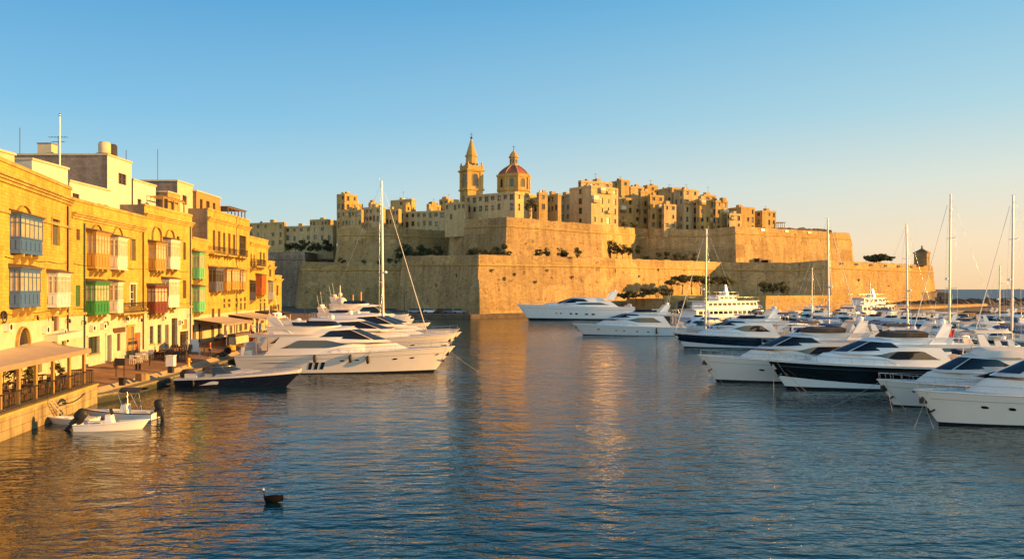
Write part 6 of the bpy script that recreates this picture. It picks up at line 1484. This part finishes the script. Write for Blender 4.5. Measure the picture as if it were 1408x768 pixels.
t = thing('rope_coil','large coil of yellowish rope on the quay edge','rope coil',qp(318,97,1.1)); mb = MB(); mb.tube([(.5*math.cos(q*.5)*(1-.002*q),.5*math.sin(q*.5),.06+.011*q) for q in range(56)],.06,5); mb.build('rope',YELP,t)
for i,(u,Y) in enumerate(((206,76.5),(226,80),(249,84),(281,90))): mini('bollard','%s slim iron post along the paved quay' % ('nearest','second','third','farthest')[i],'bollard',qp(u,Y,1.3),[('post',lambda m: m.lathe([(.07,0),(.06,.8),(.09,.86),(0,.95)],(0,0,0),8),IRON)],'slim iron posts')
# cafe tables in front of the houses
for i,(u,Y) in enumerate(((187,77.0),(195,79.5),(203,82))):
    x,y,z = qp(u,Y,1.42); w_ = ('nearest','middle','farthest')[i]
    table('small white cafe table outside the yellow door, %s of three' % w_, x,y,z,0,WHITEP,None,'white cafe tables',r=.38)
    for s_ in (-1,1): chair('white cafe chair at the %s white table outside the yellow door' % w_, x, y+s_*.7, z, math.pi/2-s_*math.pi/2, WHITEP, 'white cafe chairs')
for i,(u,Y) in enumerate(((222,84),(232,87),(243,89),(252,92),(262,95),(246,84))):
    x,y,z = qp(u,Y,1.3); w_ = ('nearest the white tables','second','third','fourth','farthest','closest to the water')[i]
    table('dark clothed dining table on the quay, %s' % w_, x,y,z,1.5,WOOD,MAROON if i % 2 == 0 else BROWNC,'dining tables on the quay')
    for s_ in (-1,1):
        for q in (-.35,.35): chair('dark dining chair on the quay at the table %s' % w_, x+s_*.62, y+q, z, -s_*math.pi/2, SHUT if i % 2 else CANVASD, 'dining chairs on the quay')
t = thing('sandwich_board','leaning pale menu board among the dining tables','menu board',qp(267,93,1.3),.9); mb = MB(); mb.add([(-.5,-.3,0),(.5,-.3,0),(.5,0,1.5),(-.5,0,1.5),(-.5,.3,0),(.5,.3,0)],[(0,1,2,3),(3,2,5,4)]); mb.build('panel',CANVASW,t)
mini('cabinet','low black drinks fridge standing by the dining tables','cabinet',qp(238,82.5,1.25),[('body',lambda m: m.box(-.5,-.35,0,.5,.35,.95),CANVASD),('door',lambda m: m.box(-.42,-.39,.1,.42,-.352,.85),DARKWIN)])
def awn(label, y0, y1, depth, zb, zf, mat, posts=3):
    def fx(Y): return -40.4-(Y-101)*.045
    t = thing('awning', label, 'awning', (fx(y0)+depth,y0,1.4)); X0, Y0 = t.location.x, t.location.y; mb = MB(); rows = []
    for i in range(13):
        y = y0+(y1-y0)*i/12; rows.append([(fx(y)+.03+depth*q-X0,y-Y0,zb+(zf-zb)*q-.12*math.sin(q*math.pi)*abs(math.sin(i*1.3))-1.4) for q in (0,.25,.5,.75,1)])
    mb.grid(rows,0,True,True); mb.grid([[(a,b,c-.03) for a,b,c in r] for r in rows],0,True)
    for i in range(12): p, q = rows[i][-1], rows[i+1][-1]; mb.add([p,q,(q[0],q[1],q[2]-.28),(p[0],p[1],p[2]-.28)],[(0,1,2,3),(3,2,1,0)])
    mb.build('canvas',mat,t)
    for i in range(posts):
        y = y0+.2+(y1-y0-.4)*i/(posts-1); mb = MB(); mb.tube([(fx(y)+depth-.15-X0,y-Y0,0),(fx(y)+depth-.15-X0,y-Y0,zf-1.45)],.06,6); mb.build('post',WHITEP,t)
awn('cream cafe awning on slim posts below the pale green balconies',101.5,113,4.3,4.75,4.15,CANVAS,4); awn('second cream cafe awning further along the row',116,128,4.4,4.9,4.25,CANVAS,4); awn('dark shade canopy just beyond the second cafe awning',129.5,138,4.0,5.0,4.6,CANVASD,3)
mini('bar_counter','cream bar counter with a dark top under the first cafe awning','bar counter',(-36.3,103.5,1.4),[('counter',lambda m: m.box(-.35,0,0,.35,7.5,1.0),RENDER),('top',lambda m: m.box(-.5,-.1,1.0,.5,7.6,1.35),BROWNC)])
for i,(X,Y) in enumerate(((-38,118.5),(-38,121.5),(-38,124.5),(-38.2,104.5),(-38.2,107.5),(-38.2,110.5))):
    table('dark table under the %s cafe awning, %s' % ('second' if i < 3 else 'first',('nearest','middle','farthest')[i%3]),X,Y,1.42,1.5,WOOD,BROWNC,'tables under the cafe awnings')
mini('parasol','furled red parasol standing near the large yacht stern','parasol',qp(345,101.5,1.1),[('pole',lambda m: m.tube([(0,0,0),(0,0,3.1)],.04,6),STEEL),('canopy',lambda m: m.lathe([(.05,3.05),(.16,2.6),(.30,1.2),(.22,.9),(.05,.85)],(0,0,0),10),REDP),('base',lambda m: m.lathe([(.35,0),(.35,.12),(.1,.18)],(0,0,0),12),IRON)])
# ---- people
SKIN = plain('skin',(.42,.23,.15),.6,var=.08); HAIR = plain('dark_hair',(.025,.018,.014),.7,var=.3)
def skin_mesh(name, verts, edges, rad, mat, parent, sub=1):
    me = bpy.data.meshes.new(name); me.from_pydata(verts, edges, []); me.materials.append(mat); o = bpy.data.objects.new(name, me); COL.objects.link(o); o.parent = parent
    mo = o.modifiers.new('skin','SKIN'); mo.use_smooth_shade = True
    for i, d in enumerate(me.skin_vertices[0].data if me.skin_vertices else []): d.radius = (rad[i][0],rad[i][1]) if isinstance(rad[i],tuple) else (rad[i],rad[i]); d.use_root = (i == 0)
    s_ = o.modifiers.new('smooth','SUBSURF'); s_.levels = s_.render_levels = sub; return o
def person(label, loc_, rz, top, legs, hair=HAIR, step=.16):
    p = thing('person', label, 'person', loc_, rz)
    V = [(0,0,.95),(0,0,1.15),(0,0,1.38),(0,-.01,1.50),(0,-.02,1.60),(0,-.02,1.70),(.10,0,.90),(.11,-step*.5,.50),(.12,-step*.2,.09),(.12,-step*.2-.17,.04),(-.10,0,.90),(-.11,step*.5,.50),(-.12,step*1.1,.09),(-.12,step*1.1-.17,.04),
         (.19,0,1.42),(.25,.05,1.15),(.26,-.08,.92),(.26,-.11,.82),(-.19,0,1.42),(-.25,.0,1.15),(-.25,-.14,.94),(-.25,-.18,.85)]
    E = [(0,1),(1,2),(2,3),(3,4),(4,5),(0,6),(6,7),(7,8),(8,9),(0,10),(10,11),(11,12),(12,13),(2,14),(14,15),(15,16),(16,17),(2,18),(18,19),(19,20),(20,21)]
    R = [(.15,.11),(.13,.10),(.16,.10),.06,.095,.085,.09,.065,.045,.04,.09,.065,.045,.04,.06,.045,.036,.035,.06,.045,.036,.035]
    bpy_me = bpy.data.meshes.new('tmp'); 
    def mk(nm, idx, mat, k):
        m_ = {a:i for i,a in enumerate(idx)}; ed = [(m_[a],m_[b]) for a,b in E if a in m_ and b in m_]
        me = bpy.data.meshes.new(nm); me.from_pydata([V[a] for a in idx], ed, []); me.materials.append(mat); o = bpy.data.objects.new(nm, me); COL.objects.link(o); o.parent = p
        mo = o.modifiers.new('skin','SKIN'); mo.use_smooth_shade = True
        if not me.skin_vertices:
            a = me.attributes  # the modifier adds the layer lazily; make it through bmesh
            import bmesh
            bm = bmesh.new(); bm.from_mesh(me); bm.verts.layers.skin.verify(); bm.to_mesh(me); bm.free()
        for i, a in enumerate(idx):
            r = R[a]; r = r if isinstance(r, tuple) else (r,r); d = me.skin_vertices[0].data[i]; d.radius = (r[0]*k, r[1]*k); d.use_root = (i == 0)
        s_ = o.modifiers.new('smooth','SUBSURF'); s_.levels = s_.render_levels = 2; return o
    body = mk('body', list(range(22)), SKIN, 1.0); mk('shirt', [0,1,2,14,15,18,19], top, 1.12); mk('trousers', [0,6,7,8,10,11,12], legs, 1.15)
    mb = MB(); mb.blob((0,.012,1.70),.105,0,10,6,0,.9); mb.build('hair', hair, p)
    mb = MB(); mb.blob((0,-.115,1.655),.018,0,6,4); mb.build('nose', SKIN, p)
    mb = MB()
    for sx in (1,-1): mb.blob((sx*.035,-.10,1.685),.012,0,6,4)
    mb.build('eye', HAIR, p); bpy.data.meshes.remove(bpy_me)
person('person in a red shirt and dark trousers walking along the quay edge', qp(289,88.0,1.05), 1.9, REDP, CANVASD)
person('person in a white shirt standing near the dining tables', qp(257,90,1.3), -.6, CANVASW, NAVYB, step=.05)
# ---- parked cars on the fort ledge
def car(label, x, y, z, rz, col, group):
    t = thing('parked_car', label, 'car', (x,y,z), rz, group); S_ = [(-2.1,.35,.35),(-2.1,.85,.85),(-1.95,1.0,.95),(-.6,1.02,1.0),(1.0,.98,.95),(1.9,.82,.8),(2.1,.6,.6),(2.1,.35,.35)]
    mb = MB(); pr = [(-2.1,.28),(-2.12,.75),(-1.95,.95),(.85,.95),(1.95,.78),(2.1,.6),(2.1,.28)]; k = len(pr)
    mb.add([(a,-.85,b) for a,b in pr]+[(a,.85,b) for a,b in pr],[tuple(range(k)),tuple(reversed(range(k,2*k)))]+[(i,k+i,k+(i+1)%k,(i+1)%k) for i in range(k)]); mb.build('body',col,t)
    mb = MB(); mb.prism([(-1.9,-.78),(.9,-.78),(.9,.78),(-1.9,.78)],.951,1.45,[(-1.4,-.62),(.2,-.62),(.2,.62),(-1.4,.62)]); cb = mb.build('cabin',DARKWIN,t); mb = MB(); mb.box(-1.42,-.64,1.452,.22,.64,1.5); mb.build('roof',col,t)
    for sx in (-1.35,1.3):
        for sy in (-.8,.8): mb = MB(); mb.lathe([(.31,-.1),(.31,.1)],(0,0,0),12,0,False,Matrix.Translation((sx,sy,.31)) @ Matrix.Rotation(math.pi/2,4,'X')); mb.build('wheel',RUBBER,t)
for i,(u,Y,c_) in enumerate(((571,243,GREYH),(581,243,NAVY),(592,242.5,GEL),(608,241,BLACKH),(619,240,NAVYB),(632,239,GREYH))):
    car('parked car on the fort ledge, %s of six from the left' % ('first','second','third','fourth','fifth','last')[i], PX(u,Y), Y, 1.26, -.05+.4*(i%2)*0, c_, 'cars on the fort ledge')
def lamp(label, u, Y, z, h, group='lamp posts below the fort'):
    mini('street_lamp',label,'street lamp',qp(u,Y,z),[('pole',lambda m: m.tube([(0,0,0),(0,0,h)],.09,6,r1=.05),IRON),('arm',lambda m: m.tube([(0,0,h),(.7,0,h+.25)],.04,5),IRON),('lamp_head',lambda m: m.box(.45,-.14,h+.2,1.1,.14,h+.32),IRON)],group)
for i,(u,Y,z,h) in enumerate(((419,215,1.3,6.2),(447,222,1.3,6.0),(556,246,1.3,6),(905,262,5.5,6),(985,270,5.5,6),(1042,270,5.5,6.5),(1092,275,5.5,6.5))): lamp('street lamp below the fort walls, %s from the left' % ('first','second','third','fourth','fifth','sixth','seventh')[i],u,Y,z,h)
for i,(u,vt) in enumerate(((485,405),(496,401))): mini('mooring_pile','pale timber pile %s of the sailing mast on the left' % ('well left','just left')[i],'pile',(PX(u,150),150,-1),[('pile',lambda m: m.tube([(0,0,0),(0,0,PZ(vt,150)+1)],.28,10,r1=.2),TAN)])
